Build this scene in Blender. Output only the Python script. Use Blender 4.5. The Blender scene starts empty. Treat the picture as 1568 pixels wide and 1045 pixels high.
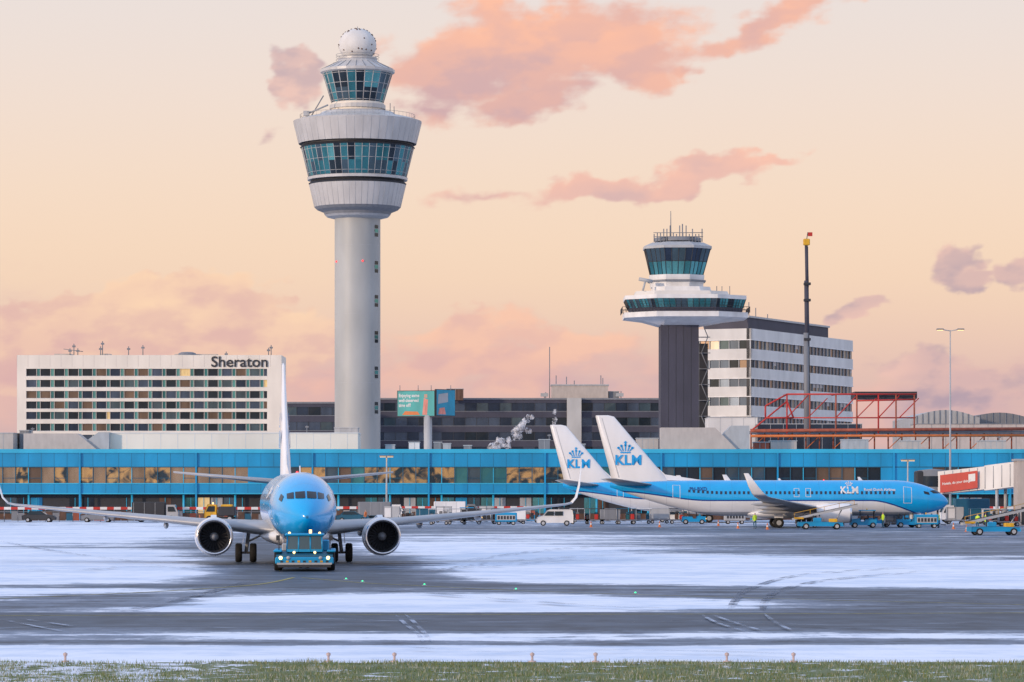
import bpy, math, random
import numpy as np
from mathutils import Vector, Matrix, noise
random.seed(7)
F=5000.0
H=4.4
def X(px,D): return (px-784)*D/F
def Z(py,D): return H+(748-py)*D/F
def GD(py): return F*H/(py-748)
sc=bpy.context.scene
sc.view_settings.view_transform='Standard'; sc.view_settings.look='None'; sc.view_settings.exposure=0; sc.view_settings.gamma=1
# ---------------------------------------------------------------- materials
def pr(mat): return mat.node_tree.nodes['Principled BSDF']
def mat(name,col,rough=0.6,metal=0.0,var=0.12,scale=1.5,emit=None,estr=0,spec=0.5,bump=0):
    m=bpy.data.materials.new(name); m.use_nodes=True
    nt=m.node_tree; b=pr(m)
    b.inputs['Roughness'].default_value=rough
    b.inputs['Metallic'].default_value=metal
    b.inputs['Specular IOR Level'].default_value=spec
    c=(col[0],col[1],col[2],1)
    if var>0:
        tc=nt.nodes.new('ShaderNodeTexCoord'); mp=nt.nodes.new('ShaderNodeMapping')
        mp.inputs['Scale'].default_value=(1,1,0.35)
        nt.links.new(tc.outputs['Object'],mp.inputs[0])
        n=nt.nodes.new('ShaderNodeTexNoise'); n.inputs['Scale'].default_value=scale
        n.inputs['Detail'].default_value=3
        nt.links.new(mp.outputs[0],n.inputs['Vector'])
        r=nt.nodes.new('ShaderNodeMapRange'); r.inputs[1].default_value=.3; r.inputs[2].default_value=.7
        r.inputs[3].default_value=1-var; r.inputs[4].default_value=1+var*.5
        nt.links.new(n.outputs[0],r.inputs[0])
        mx=nt.nodes.new('ShaderNodeVectorMath'); mx.operation='SCALE'
        mx.inputs[0].default_value=col
        nt.links.new(r.outputs[0],mx.inputs['Scale'])
        nt.links.new(mx.outputs[0],b.inputs['Base Color'])
        if bump:
            bp=nt.nodes.new('ShaderNodeBump'); bp.inputs['Strength'].default_value=bump
            nt.links.new(n.outputs[0],bp.inputs['Height']); nt.links.new(bp.outputs[0],b.inputs['Normal'])
    else: b.inputs['Base Color'].default_value=c
    if emit:
        b.inputs['Emission Color'].default_value=(*emit,1); b.inputs['Emission Strength'].default_value=estr
    return m
M={}
M['white']=mat('white_paint',(.74,.73,.72),.5,var=.16,scale=.5)
M['conc']=mat('light_concrete',(.50,.49,.47),.8,var=.15,scale=.4)
M['towerpanel']=mat('tower_panel',(.52,.51,.50),.4,var=.14,scale=.5)
M['towershaft']=mat('tower_shaft_concrete',(.40,.41,.40),.5,var=.14,scale=.2)
M['cream']=mat('cream_cladding',(.80,.73,.63),.7,var=.12,scale=.2)
M['offwhite']=mat('office_white',(.68,.66,.63),.7,var=.14,scale=.3)
M['beige']=mat('beige_cladding',(.50,.44,.40),.7)
M['grey']=mat('grey_paint',(.20,.21,.23),.6)
M['lgrey']=mat('light_grey_paint',(.42,.43,.44),.5)
M['dark']=mat('dark_grey',(.03,.032,.038),.6)
M['navy']=mat('navy_concrete',(.055,.055,.08),.7,var=.2,scale=.3)
M['black']=mat('black_rubber',(.012,.012,.013),.8,var=0)
M['blue']=mat('pier_blue',(.006,.29,.56),.4,var=.22,scale=.3)
M['blue2']=mat('pier_blue_light',(.03,.44,.68),.4,var=.15,scale=.3)
M['dblue']=mat('teal_dark_blue',(.01,.10,.17),.5)
M['klm']=mat('aircraft_blue',(.0,.34,.76),.25,var=.03,scale=.5)
M['klmd']=mat('aircraft_dark_blue',(.01,.06,.25),.3,var=0)
M['acwhite']=mat('aircraft_white',(.78,.78,.79),.3,var=.07,scale=.6)
M['acgrey']=mat('aircraft_grey',(.36,.37,.39),.35,var=.14,scale=.8)
M['metal']=mat('polished_metal',(.7,.7,.72),.22,metal=1,var=.05)
M['steel']=mat('steel',(.3,.3,.32),.4,metal=.8)
M['red']=mat('red_paint',(.50,.03,.02),.5)
M['rust']=mat('red_oxide_steel',(.36,.09,.05),.7,var=.3)
M['orange']=mat('orange_paint',(.62,.17,.04),.5)
M['yellow']=mat('yellow_paint',(.70,.38,.02),.5,var=.3)
M['line']=mat('yellow_marking',(.40,.35,.09),.8,var=.5,scale=3)
M['brown']=mat('brown_weathered',(.12,.065,.045),.8,var=.4,scale=2)
M['hiviz']=mat('hiviz_yellow',(.6,.85,.05),.7,var=0)
M['skin']=mat('skin',(.5,.3,.22),.6,var=0)
M['lamp']=mat('lamp_glow',(.9,.7,.3),.4,var=0,emit=(1,.58,.18),estr=2.5)
M['head']=mat('headlight_glow',(.9,.8,.5),.4,var=0,emit=(1,.66,.24),estr=2.6)
M['green']=mat('green_light',(.1,.9,.4),.4,var=0,emit=(.03,1,.35),estr=1.0)
M['redl']=mat('red_light',(.9,.05,.05),.4,var=0,emit=(1,.05,.05),estr=1.5)
M['winlit']=mat('lit_window',(.5,.4,.2),.4,emit=(1,.62,.25),estr=.35,var=.3,scale=2)
M['refl']=mat('pale_marker',(.50,.38,.35),.5)
M['cockpit']=mat('cockpit_glass',(.01,.012,.016),.12,0,var=0)
M['pax']=mat('cabin_window',(.02,.03,.06),.3,0,var=0)
def glass(name,col,metal=.7,rough=.12,bump=.02,scale=.3):
    return mat(name,col,rough,metal,var=.35,scale=scale,bump=bump)
M['gteal']=glass('glass_teal',(.07,.27,.29)); M['gteal2']=glass('glass_teal_light',(.14,.42,.42))
M['gdark']=glass('glass_dark',(.025,.04,.055),.5); M['gmid']=glass('glass_mid',(.09,.14,.17),.6)
M['ggold']=glass('glass_painted_tan_sky',(.40,.31,.21),.85,.15,scale=.5); M['gblue']=glass('glass_blue_grey',(.04,.06,.095),.6,.2)  # ggold: peach sky reflection painted as a tan base colour
M['gblue2']=glass('glass_blue_grey_light',(.09,.12,.17),.6,.25)
M['gwarm']=glass('glass_warm',(.20,.14,.10),.5,.2); M['gcream']=glass('glass_curtained',(.34,.29,.23),.3,.3)
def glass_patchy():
    m=mat('glass_painted_sunset',(.1,.1,.1),.15,.8,var=0); nt=m.node_tree  # sunset reflections painted into the base colour as gold noise patches
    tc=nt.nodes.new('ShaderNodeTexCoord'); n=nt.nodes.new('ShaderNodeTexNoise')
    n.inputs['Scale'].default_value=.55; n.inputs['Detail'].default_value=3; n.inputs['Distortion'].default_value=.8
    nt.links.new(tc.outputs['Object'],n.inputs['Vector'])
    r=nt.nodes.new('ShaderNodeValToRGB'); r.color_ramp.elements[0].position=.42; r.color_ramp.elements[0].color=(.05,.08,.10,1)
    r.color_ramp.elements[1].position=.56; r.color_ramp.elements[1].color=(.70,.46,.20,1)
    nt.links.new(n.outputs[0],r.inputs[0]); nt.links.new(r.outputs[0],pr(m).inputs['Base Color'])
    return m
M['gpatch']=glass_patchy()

# ---------------------------------------------------------------- mesh builder
class MB:
    def __init__(s,name): s.n=name; s.v=[]; s.f=[]; s.m=[]; s.sm=[]; s.mats=[]
    def mi(s,k):
        if k not in s.mats: s.mats.append(k)
        return s.mats.index(k)
    def add(s,vs,fs,k,smooth=False):
        o=len(s.v); s.v.extend([tuple(v) for v in vs]); i=s.mi(k)
        for f in fs:
            s.f.append([o+a for a in f]); s.m.append(i); s.sm.append(smooth)
    def bx(s,x0,x1,y0,y1,z0,z1,k):
        s.add([(x0,y0,z0),(x1,y0,z0),(x1,y1,z0),(x0,y1,z0),(x0,y0,z1),(x1,y0,z1),(x1,y1,z1),(x0,y1,z1)],
              [(3,2,1,0),(4,5,6,7),(0,1,5,4),(1,2,6,5),(2,3,7,6),(3,0,4,7)],k)
    def cb(s,c,d,k,b=0.0):
        x,y,z=c; a,e,h=d[0]/2,d[1]/2,d[2]/2
        if b<=0: return s.bx(x-a,x+a,y-e,y+e,z-h,z+h,k)
        r=[]
        for zz,q in((z-h,b),(z-h+b,0),(z+h-b,0),(z+h,b)):
            A,E=a-q,e-q
            r.append([(x-A+b,y-E,zz),(x+A-b,y-E,zz),(x+A,y-E+b,zz),(x+A,y+E-b,zz),(x+A-b,y+E,zz),(x-A+b,y+E,zz),(x-A,y+E-b,zz),(x-A,y-E+b,zz)])
        s.loft(r,k,cap=True)
    def loft(s,rings,k,cap=False,smooth=False,closed=True):
        n=len(rings[0]); vs=[p for r in rings for p in r]; fs=[]
        for i in range(len(rings)-1):
            for j in range(n if closed else n-1):
                a=i*n+j; b=i*n+(j+1)%n; fs.append((a,b,b+n,a+n))
        if cap: fs.append(tuple(range(n-1,-1,-1))); fs.append(tuple((len(rings)-1)*n+j for j in range(n)))
        s.add(vs,fs,k,smooth)
    def cyl(s,p0,p1,r0,k,r1=None,n=8,smooth=True,cap=True):
        r1=r0 if r1 is None else r1
        p0=Vector(p0);p1=Vector(p1); d=(p1-p0).normalized()
        u=d.orthogonal().normalized(); w=d.cross(u)
        R=[]
        for p,r in((p0,r0),(p1,r1)):
            R.append([p+u*r*math.cos(2*math.pi*i/n)+w*r*math.sin(2*math.pi*i/n) for i in range(n)])
        s.loft(R,k,cap,smooth)
    def lathe(s,c,prof,k,n=48,smooth=True,axis='z',sc=(1,1),phase=0):
        R=[]
        for r,z in prof:
            ring=[]
            for i in range(n):
                a=2*math.pi*(i+phase)/n; u,w=r*math.cos(a)*sc[0],r*math.sin(a)*sc[1]
                if axis=='z': ring.append((c[0]+u,c[1]+w,c[2]+z))
                elif axis=='x': ring.append((c[0]+z,c[1]+u,c[2]+w))
                else: ring.append((c[0]+u,c[1]+z,c[2]+w))
            R.append(ring)
        s.loft(R,k,smooth=smooth)
    def sphere(s,c,r,k,n=24,sz=1):
        s.lathe(c,[(r*math.sin(math.pi*i/12)+1e-4,-r*sz*math.cos(math.pi*i/12)) for i in range(13)],k,n)
    def quad(s,p,k): s.add(p,[tuple(range(len(p)))],k)
    def ob(s,o,d,L,t0,t1,z0,z1,k):
        n=(d[1],-d[0])
        P=[(o[0]+n[0]*t0,o[1]+n[1]*t0),(o[0]+n[0]*t1,o[1]+n[1]*t1)]
        a=(P[1][0],P[1][1]); b=(a[0]+d[0]*L,a[1]+d[1]*L); c=(P[0][0]+d[0]*L,P[0][1]+d[1]*L); e=P[0]
        s.add([(a[0],a[1],z0),(b[0],b[1],z0),(c[0],c[1],z0),(e[0],e[1],z0),(a[0],a[1],z1),(b[0],b[1],z1),(c[0],c[1],z1),(e[0],e[1],z1)],
              [(3,2,1,0),(4,5,6,7),(0,1,5,4),(1,2,6,5),(2,3,7,6),(3,0,4,7)],k)
    def make(s,loc=(0,0,0),rot=0,name=None):
        me=bpy.data.meshes.new(name or s.n); me.from_pydata(s.v,[],s.f)
        for k in s.mats: me.materials.append(M[k] if isinstance(k,str) else k)
        me.polygons.foreach_set('material_index',s.m); me.polygons.foreach_set('use_smooth',s.sm)
        me.update()
        o=bpy.data.objects.new(name or s.n,me); sc.collection.objects.link(o)
        o.location=loc; o.rotation_euler=(0,0,rot); return o
def dup(o,loc,rot=0):
    n=bpy.data.objects.new(o.name.split('.')[0],o.data); sc.collection.objects.link(n); n.location=loc; n.rotation_euler=(0,0,rot); return n
def text_geo(body,size,bold=0.0,spacing=1.0):
    c=bpy.data.curves.new('t','FONT'); c.body=body; c.size=size; c.offset=bold; c.space_character=spacing; c.resolution_u=4
    o=bpy.data.objects.new('t',c); sc.collection.objects.link(o)
    dg=bpy.context.evaluated_depsgraph_get(); me=bpy.data.meshes.new_from_object(o.evaluated_get(dg))
    vs=[(v.co.x,v.co.y) for v in me.vertices]; fs=[tuple(p.vertices) for p in me.polygons]
    bpy.data.objects.remove(o); bpy.data.curves.remove(c); bpy.data.meshes.remove(me)
    return vs,fs
def crown_geo(w):
    vs=[];fs=[]
    def poly(p): 
        o=len(vs); vs.extend(p); fs.append(tuple(range(o,o+len(p))))
    poly([(-.32*w,0),(.32*w,0),(.34*w,.08*w),(-.34*w,.08*w)])
    for i,a in enumerate((-60,-30,0,30,60)):
        a=math.radians(a); cx,cy=.52*w*math.sin(a),.16*w+.36*w*math.cos(a); r=.085*w
        poly([(cx+r*math.cos(t*math.pi/4),cy+r*math.sin(t*math.pi/4)) for t in range(8)])
        bx_,by_=.28*w*math.sin(a),.10*w+.02*w*math.cos(a)
        dx,dy=.025*w*math.cos(a),-.025*w*math.sin(a)
        poly([(bx_-dx,by_-dy),(bx_+dx,by_+dy),(cx+dx*2,cy+dy*2),(cx-dx*2,cy-dy*2)])
    poly([(-.045*w,.58*w),(.045*w,.58*w),(.045*w,.78*w),(-.045*w,.78*w)])
    poly([(-.1*w,.66*w),(-.046*w,.66*w),(-.046*w,.71*w),(-.1*w,.71*w)])
    poly([(.046*w,.66*w),(.1*w,.66*w),(.1*w,.71*w),(.046*w,.71*w)])
    return vs,fs

# ---------------------------------------------------------------- camera
cam=bpy.data.cameras.new('camera'); co=bpy.data.objects.new('camera',cam); sc.collection.objects.link(co)
co.location=(0,0,H); co.rotation_euler=(math.pi/2,0,0); cam.sensor_width=36; cam.lens=F/1568*36
cam.shift_y=225.5/1568; cam.clip_end=30000; cam.clip_start=1; sc.camera=co

# ---------------------------------------------------------------- node helpers
def nd(t): return nt.nodes.new(t)
def sock(n,i,v):
    if isinstance(v,(int,float)): n.inputs[i].default_value=v
    else: L(v,n.inputs[i])
def mth(op,a,b=0,c=0,clamp=False):
    n=nd('ShaderNodeMath'); n.operation=op; n.use_clamp=clamp; sock(n,0,a); sock(n,1,b); sock(n,2,c); return n.outputs[0]
def mrange(v,a,b,c=0,d=1,smooth=True):
    n=nd('ShaderNodeMapRange'); n.interpolation_type='SMOOTHSTEP' if smooth else 'LINEAR'; sock(n,0,v)
    for i,q in zip((1,2,3,4),(a,b,c,d)): n.inputs[i].default_value=q
    return n.outputs[0]
def mixc(f,a,b):
    n=nd('ShaderNodeMix'); n.data_type='RGBA'; sock(n,0,f)
    for i,v in((6,a),(7,b)):
        if isinstance(v,tuple): n.inputs[i].default_value=(*v,1)
        else: L(v,n.inputs[i])
    return n.outputs[2]
# ---------------------------------------------------------------- world
stops=[(0,(.60,.42,.43)),(.06,(.74,.50,.45)),(.09,(.84,.59,.47)),(.13,(.92,.68,.50)),(.18,(.92,.715,.56)),(.24,(.88,.735,.645)),(.30,(.83,.745,.71)),(.5,(.69,.73,.84)),(.75,(.63,.73,.98)),(1,(.58,.71,1.02))]
tt=np.linspace(0,1,401); sky_c=np.stack([np.interp(tt,[s[0] for s in stops],[s[1][i] for s in stops]) for i in range(3)],1)
kz=np.hanning(27); kz/=kz.sum(); pad=np.vstack([np.repeat(sky_c[:1],13,0),sky_c,np.repeat(sky_c[-1:],13,0)])
sky_s=np.stack([np.convolve(pad[:,i],kz,'valid') for i in range(3)],1)
rt=np.array(list(np.linspace(0,.4,23))+[.5,.6,.75,1.0]); rc=np.stack([np.interp(rt,tt,sky_s[:,i]) for i in range(3)],1)
w=bpy.data.worlds.new('World'); sc.world=w; w.use_nodes=True; nt=w.node_tree; nt.nodes.clear(); L=nt.links.new
tc=nd('ShaderNodeTexCoord'); sp=nd('ShaderNodeSeparateXYZ'); L(tc.outputs['Generated'],sp.inputs[0])
el=mth('ARCSINE',sp.outputs[2])
rp=nd('ShaderNodeValToRGB'); cr=rp.color_ramp
while len(cr.elements)<len(rt): cr.elements.new(.5)
for e,p,c in zip(cr.elements,rt,rc): e.position=float(p); e.color=(*[float(q) for q in c],1)
L(mth('DIVIDE',el,.5,clamp=True),rp.inputs[0])
SUN=Vector((-.74,-.62,.19)).normalized()
sk=nd('ShaderNodeTexSky'); sk.sky_type='NISHITA'; sk.sun_disc=False
sk.sun_elevation=math.asin(SUN.z); sk.sun_rotation=math.atan2(SUN.x,SUN.y)%(2*math.pi)
bg=nd('ShaderNodeBackground'); bg.inputs[1].default_value=1.0
bg2=nd('ShaderNodeBackground'); L(sk.outputs[0],bg2.inputs[0]); bg2.inputs[1].default_value=.01
L(rp.outputs[0],bg.inputs[0]); ad=nd('ShaderNodeAddShader'); L(bg.outputs[0],ad.inputs[0]); L(bg2.outputs[0],ad.inputs[1])
ow=nd('ShaderNodeOutputWorld'); L(ad.outputs[0],ow.inputs[0])
sl=bpy.data.lights.new('sun','SUN'); sl.energy=2.3; sl.angle=math.radians(3); sl.color=(1,.76,.55)
so=bpy.data.objects.new('sun',sl); sc.collection.objects.link(so); so.rotation_euler=SUN.to_track_quat('Z','Y').to_euler(); so.location=(-50,-50,80)
# ---- cloud bank on a distant sky dome sector (per-vertex procedural colour)
rg=np.random.RandomState(11); perm=rg.permutation(512); perm=np.concatenate([perm,perm]); ga=rg.rand(512)*2*np.pi; GX,GY=np.cos(ga),np.sin(ga)
def perl(x,y):
    xi=np.floor(x).astype(int); yi=np.floor(y).astype(int); xf=x-xi; yf=y-yi; xi&=511; yi&=511
    def g(ix,iy,dx,dy):
        h=perm[(perm[ix&511]+iy)&511]; return GX[h]*dx+GY[h]*dy
    u=xf**3*(xf*(xf*6-15)+10); v=yf**3*(yf*(yf*6-15)+10)
    a=g(xi,yi,xf,yf);b=g(xi+1,yi,xf-1,yf);c=g(xi,yi+1,xf,yf-1);d=g(xi+1,yi+1,xf-1,yf-1)
    return (a*(1-u)+b*u)*(1-v)+(c*(1-u)+d*u)*v
def fbm(x,y,o=5,r=.55,ox=0,oy=0):
    s=0;a=1;n=0
    for i in range(o): s=s+a*perl((x+ox)*2**i+i*17.3+40,(y+oy)*2**i+i*9.1+40); n+=a; a*=r
    return .5+s/n*.95
def sst(v,a,b):
    t=np.clip((v-a)/(b-a),0,1); return t*t*(3-2*t)
azl=np.concatenate([np.linspace(-.30,-.175,50,endpoint=False),np.linspace(-.175,.175,820),np.linspace(.175,.30,51)[1:]])
ell=np.concatenate([np.linspace(-.004,.02,12,endpoint=False),np.linspace(.02,.155,330),np.linspace(.155,.24,41)[1:]])
AZ,EL=np.meshgrid(azl,ell); PX=784+AZ*F; PY=748-EL*F
u=AZ*1.0; v=EL*1.7
base=np.stack([np.interp(EL/.5,rt,rc[:,i]) for i in range(3)],-1)
wpx=PX+ (fbm(u*24,v*24,4)-.5)*150+(fbm(u*90,v*90,4,ox=61)-.5)*50; wpy=PY+(fbm(u*28,v*28,4,ox=31)-.5)*75+(fbm(u*90,v*90,4,ox=91)-.5)*34
nAa=fbm(u*42,v*48,7,.6,ox=5); nLl=fbm(u*42,v*48,5,.55,ox=5); nLu=fbm((u-.003)*42,(v+.010)*48,5,.55,ox=5); nBb=fbm(u*18,v*22,3,ox=77)
rel=sst(nLl-nLu,-.20,.20)
streak=fbm(u*16+v*10,v*110,5,.6,ox=13)
def layer(base,lst,lo,hi,amp,lit,shade,op,k=.5,top=None):
    res=None
    for (px,py,rx,ry,rot,wt) in lst:
        dx=(wpx-px); dy=-(wpy-py); c,s=math.cos(rot),math.sin(rot)
        d=(1-np.sqrt(((dx*c+dy*s)/rx)**2+((-dx*s+dy*c)/ry)**2))*wt
        if res is None: res=d
        else:
            h=np.maximum(.3-np.abs(res-d),0)/.3; res=np.maximum(res,d)+h*h*h*.3/6
    dens=res+(nAa-.5)*amp+(streak-.5)*amp*.35
    al=sst(dens,lo,hi)*op
    f=rel*k+sst(nBb,.35,.65)*(1-k)
    if top is not None: f=np.clip(f*.55+sst(-wpy,-top[1],-top[0])*.45,0,1)
    f=np.clip(f+ (1-sst(dens,lo,hi+.5))*.12,0,1)[...,None]
    col=np.array(shade)*(1-f)+np.array(lit)*f
    return base*(1-al[...,None])+col*al[...,None]
base=layer(base,[(150,575,460,120,0,1.0),(480,590,220,80,0,.8),(800,560,280,75,0,1),(1000,600,300,60,0,.7),(1450,620,280,60,0,.8),(-300,560,400,120,0,1),(1900,580,300,100,0,1)],-.2,.9,.9,(.86,.50,.42),(.60,.41,.45),.78)
base=layer(base,[(250,455,110,48,0,1.6),(150,485,110,50,.15,1.5),(390,475,140,42,-.1,1.4),(60,520,130,50,0,1.3),(330,520,280,70,0,1.4),(100,560,260,60,0,1.2)],.05,.38,.75,(1.0,.70,.47),(.70,.42,.42),.92,.65,(400,580))
base=layer(base,[(700,510,110,34,0,1.3),(860,512,150,28,-.05,1.2),(720,560,180,50,0,1.2)],-.02,.55,.9,(.96,.58,.42),(.68,.42,.43),.85,.6,(475,590))
base=layer(base,[(835,70,240,85,.06,2.0),(690,105,115,85,0,1.7),(960,95,150,52,.05,1.6),(1180,48,160,32,.28,1.2),(1280,14,90,22,.35,1),(650,165,80,34,0,1.1),(800,155,120,34,0,1.3),(1060,105,60,18,.1,1.0)],-.02,.72,1.05,(1.0,.52,.36),(.60,.40,.43),.94,.6,(20,185))
base=layer(base,[(900,292,110,24,.12,1.3),(1080,266,75,30,0,1.7),(1175,252,90,16,.1,1.1),(1020,285,170,20,.08,1.1),(720,302,80,14,0,.5)],-.05,.62,.95,(.98,.55,.42),(.66,.44,.44),.9,.6,(245,310))
base=layer(base,[(468,128,34,40,.6,1.2),(400,210,26,20,.6,.5),(1475,404,52,28,.1,1.6),(1490,434,62,18,0,1.3),(1345,472,56,22,.15,1.5),(1575,420,45,28,0,1.2),(1390,565,110,26,0,1),(1480,605,180,30,0,1)],-.02,.55,.95,(.84,.54,.47),(.44,.34,.41),.84,.6)
edge=(sst(AZ,-.30,-.24)*sst(-AZ,-.30,-.24)*sst(-EL,-.24,-.19))[...,None]
b00=np.stack([np.interp(EL/.5,rt,rc[:,i]) for i in range(3)],-1); base=base*edge+b00*(1-edge)
RD=14000.
VX=RD*np.cos(EL)*np.sin(AZ); VY=RD*np.cos(EL)*np.cos(AZ); VZ=RD*np.sin(EL)+H
ny,nx=AZ.shape; co_=np.stack([VX,VY,VZ],-1).reshape(-1,3)
ii=(np.arange(ny-1)[:,None]*nx+np.arange(nx-1)[None,:]).ravel(); fq=np.stack([ii,ii+1,ii+1+nx,ii+nx],1)
me=bpy.data.meshes.new('sky'); me.from_pydata(co_.tolist(),[],fq.tolist())
a=me.attributes.new('skycol','FLOAT_COLOR','POINT'); a.data.foreach_set('color',np.concatenate([base.reshape(-1,3),np.ones((nx*ny,1))],1).ravel().astype(np.float32))
sm_=bpy.data.materials.new('sky_clouds'); sm_.use_nodes=True; nt=sm_.node_tree; nt.nodes.clear(); L=nt.links.new
at=nd('ShaderNodeAttribute'); at.attribute_name='skycol'; e_=nd('ShaderNodeEmission'); L(at.outputs['Color'],e_.inputs[0]); o_=nd('ShaderNodeOutputMaterial'); L(e_.outputs[0],o_.inputs[0])
sm_.cycles.emission_sampling='NONE'
me.materials.append(sm_); o=bpy.data.objects.new('sky',me); sc.collection.objects.link(o)

# ---------------------------------------------------------------- ground
gm=bpy.data.materials.new('snowy_asphalt'); gm.use_nodes=True; nt=gm.node_tree; L=nt.links.new
b=pr(gm)
g=nd('ShaderNodeNewGeometry'); at=nd('ShaderNodeAttribute'); at.attribute_name='snow'
def gn(sx,sy,detail=6,rough=.6,off=0,dist=0):
    m_=nd('ShaderNodeMapping'); m_.inputs['Scale'].default_value=(sx,sy,1); m_.inputs['Location'].default_value=(off,off*.7,0)
    L(g.outputs['Position'],m_.inputs[0]); n=nd('ShaderNodeTexNoise'); n.inputs['Scale'].default_value=1
    n.inputs['Detail'].default_value=detail; n.inputs['Roughness'].default_value=rough; n.inputs['Distortion'].default_value=dist
    L(m_.outputs[0],n.inputs['Vector']); return n.outputs[0]
f1=gn(.06,.16,5,.62,0,.6); f2=gn(.5,.45,5,.68,9,.4); f3=gn(3.2,1.4,3,.7,3); f4=gn(.03,.5,4,.65,5,.3)
v=mth('ADD',at.outputs['Fac'],mth('MULTIPLY',mth('SUBTRACT',f1,.5),1.0))
v=mth('ADD',v,mth('MULTIPLY',mth('SUBTRACT',f2,.5),.5)); v=mth('ADD',v,mth('MULTIPLY',mth('SUBTRACT',f4,.5),.65))
v=mth('ADD',v,mth('MULTIPLY',mth('SUBTRACT',f3,.5),.2))
cov=mrange(v,.42,.60)
asph=mixc(mrange(mth('ADD',mth('MULTIPLY',f2,.6),mth('MULTIPLY',f4,.4)),.35,.65),(.030,.045,.068),(.080,.110,.155))
asph=mixc(mth('MULTIPLY',mrange(v,.16,.46),.8),asph,(.21,.26,.35))
snow=mixc(mrange(mth('ADD',mth('MULTIPLY',f1,.5),mth('MULTIPLY',f2,.5)),.35,.6),(.60,.69,.84),(.86,.89,.95))
L(mixc(cov,asph,snow),b.inputs['Base Color'])
L(mrange(cov,0,1,.5,.85),b.inputs['Roughness']); b.inputs['Specular IOR Level'].default_value=.10
bp=nd('ShaderNodeBump'); bp.inputs['Strength'].default_value=.25; bp.inputs['Distance'].default_value=.03; L(v,bp.inputs['Height']); L(bp.outputs[0],b.inputs['Normal'])
M['ground']=gm
cols=[0,200,400,600,800,1000,1200,1400,1568]
tab=[(780,[.5]*9),(800,[.5]*9),(806,[.7,.65,.45,.4,.4,.35,.35,.35,.35]),(812,[.95,.85,.4,.3,.3,.3,.3,.35,.3]),(820,[.9,.8,.3,.5,.55,.5,.35,.3,.3]),
(830,[.8,.6,.2,.6,.55,.4,.3,.3,.3]),(838,[.5,.45,.1,.7,.8,.5,.35,.3,.3]),(848,[1,.85,.1,.5,.9,.55,.4,.3,.3]),(858,[1.1,1,.05,.2,1.1,1,.8,.65,.5]),
(868,[1.2,1.1,.05,.2,1.2,1.2,1.2,1.1,1]),(880,[1.1,1.1,.1,.1,1,1.2,1.3,1.3,1.2]),(890,[.75,.6,.15,.1,.55,.75,1.1,1.2,1.2]),(898,[.35,.25,.15,.15,.2,.35,.6,.7,.9]),
(905,[.9,.6,.25,.3,.25,.2,.15,.2,.3]),(912,[.7,.25,.5,.85,.75,.35,.1,.1,.15]),(922,[.3,.25,.85,1.3,1.3,.95,.4,.15,.15]),(932,[.35,.65,1.3,1.3,1.2,.9,.45,.2,.25]),
(936.5,[.35,.5,.8,.8,.8,.5,.3,.15,.15]),(939,[.05]*9),(950,[.0]*9),(960,[.08]*9),(968,[.45,.32,.35,.35,.45,.45,.45,.35,.35]),(975,[.55,.6,.7,.5,.55,.4,.5,.6,.5]),
(981,[.25,.35,.5,.55,.65,.45,.25,.3,.5]),(986,[.35,.2,.2,.3,.3,.3,.2,.25,.3]),(990,[.75,.7,.6,.75,.75,.6,.7,.75,.75]),(994,[1.2]*9),(1016,[1.25]*9),(1030,[1.1]*9),(1300,[.8]*9)]
ty=[t[0] for t in tab]; T=np.array([t[1] for t in tab])
def snowv(px,py):
    px=min(max(px,0),1568); i=min(int(np.searchsorted(ty,py)),len(ty)-1); i=max(i,1)
    f=(py-ty[i-1])/(ty[i]-ty[i-1]); f=min(max(f,0),1)
    return float(np.interp(px,cols,T[i-1]*(1-f)+T[i]*f))
ys=[40,50,60,68]
py=1070.
while py>790: ys.append(GD(py)); py-=1.6 if py>810 else .6
ys+= [560,700,1000]
xs=[-900,-400,-250]+list(np.linspace(-180,180,241))+[250,400,900]
vs=[];sv=[]
for y in ys:
    py=748+F*H/y
    for x in xs: vs.append((x,y,0.004)); sv.append(snowv(784+x*F/y,py))
nx=len(xs); fs=[(j*nx+i,j*nx+i+1,(j+1)*nx+i+1,(j+1)*nx+i) for j in range(len(ys)-1) for i in range(nx-1)]
me=bpy.data.meshes.new('snowy_apron'); me.from_pydata(vs,[],fs); a=me.attributes.new('snow','FLOAT','POINT'); a.data.foreach_set('value',sv)
me.materials.append(gm); o=bpy.data.objects.new('snowy_apron_pavement',me); sc.collection.objects.link(o)
M['gfar']=mat('frosty_field',(.30,.31,.33),.9,var=.3,scale=.02)
g2=MB('ground'); g2.quad([(-9000,-3000,0),(9000,-3000,0),(9000,13900,0),(-9000,13900,0)],'gfar'); g2.make()
# markings
def ribbon(name,pts,wd,k,z=.009):
    m_=MB(name); P=[]
    q=[Vector((X(a,GD(b_)),GD(b_),0)) for a,b_ in pts]; R=[]
    for i in range(len(q)-1):
        p0=q[max(i-1,0)];p1=q[i];p2=q[i+1];p3=q[min(i+2,len(q)-1)]
        for t in range(8):
            t/=8; R.append(.5*((2*p1)+(p2-p0)*t+(2*p0-5*p1+4*p2-p3)*t*t+(3*p1-p0-3*p2+p3)*t**3))
    R.append(q[-1]); n_=len(R)
    for i in range(n_):
        d=(R[min(i+1,n_-1)]-R[max(i-1,0)]).normalized(); tp=min(1,i/4+.05,(n_-1-i)/4+.05) if 'track' in name else 1
        n=Vector((-d.y,d.x,0))*wd/2*tp
        P.append([(R[i]+n)+Vector((0,0,z)),(R[i]-n)+Vector((0,0,z))])
    m_.loft(P,k,closed=False); return m_.make()
ribbon('taxiway_centre_line',[(-600,944),(0,943),(500,942),(1000,941),(1600,939),(2100,937)],.24,'line')
ribbon('taxiway_lead_in_line',[(462,885),(555,893),(650,898),(790,905),(970,911),(1250,919),(1700,930)],.16,'line',.013)
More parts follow.
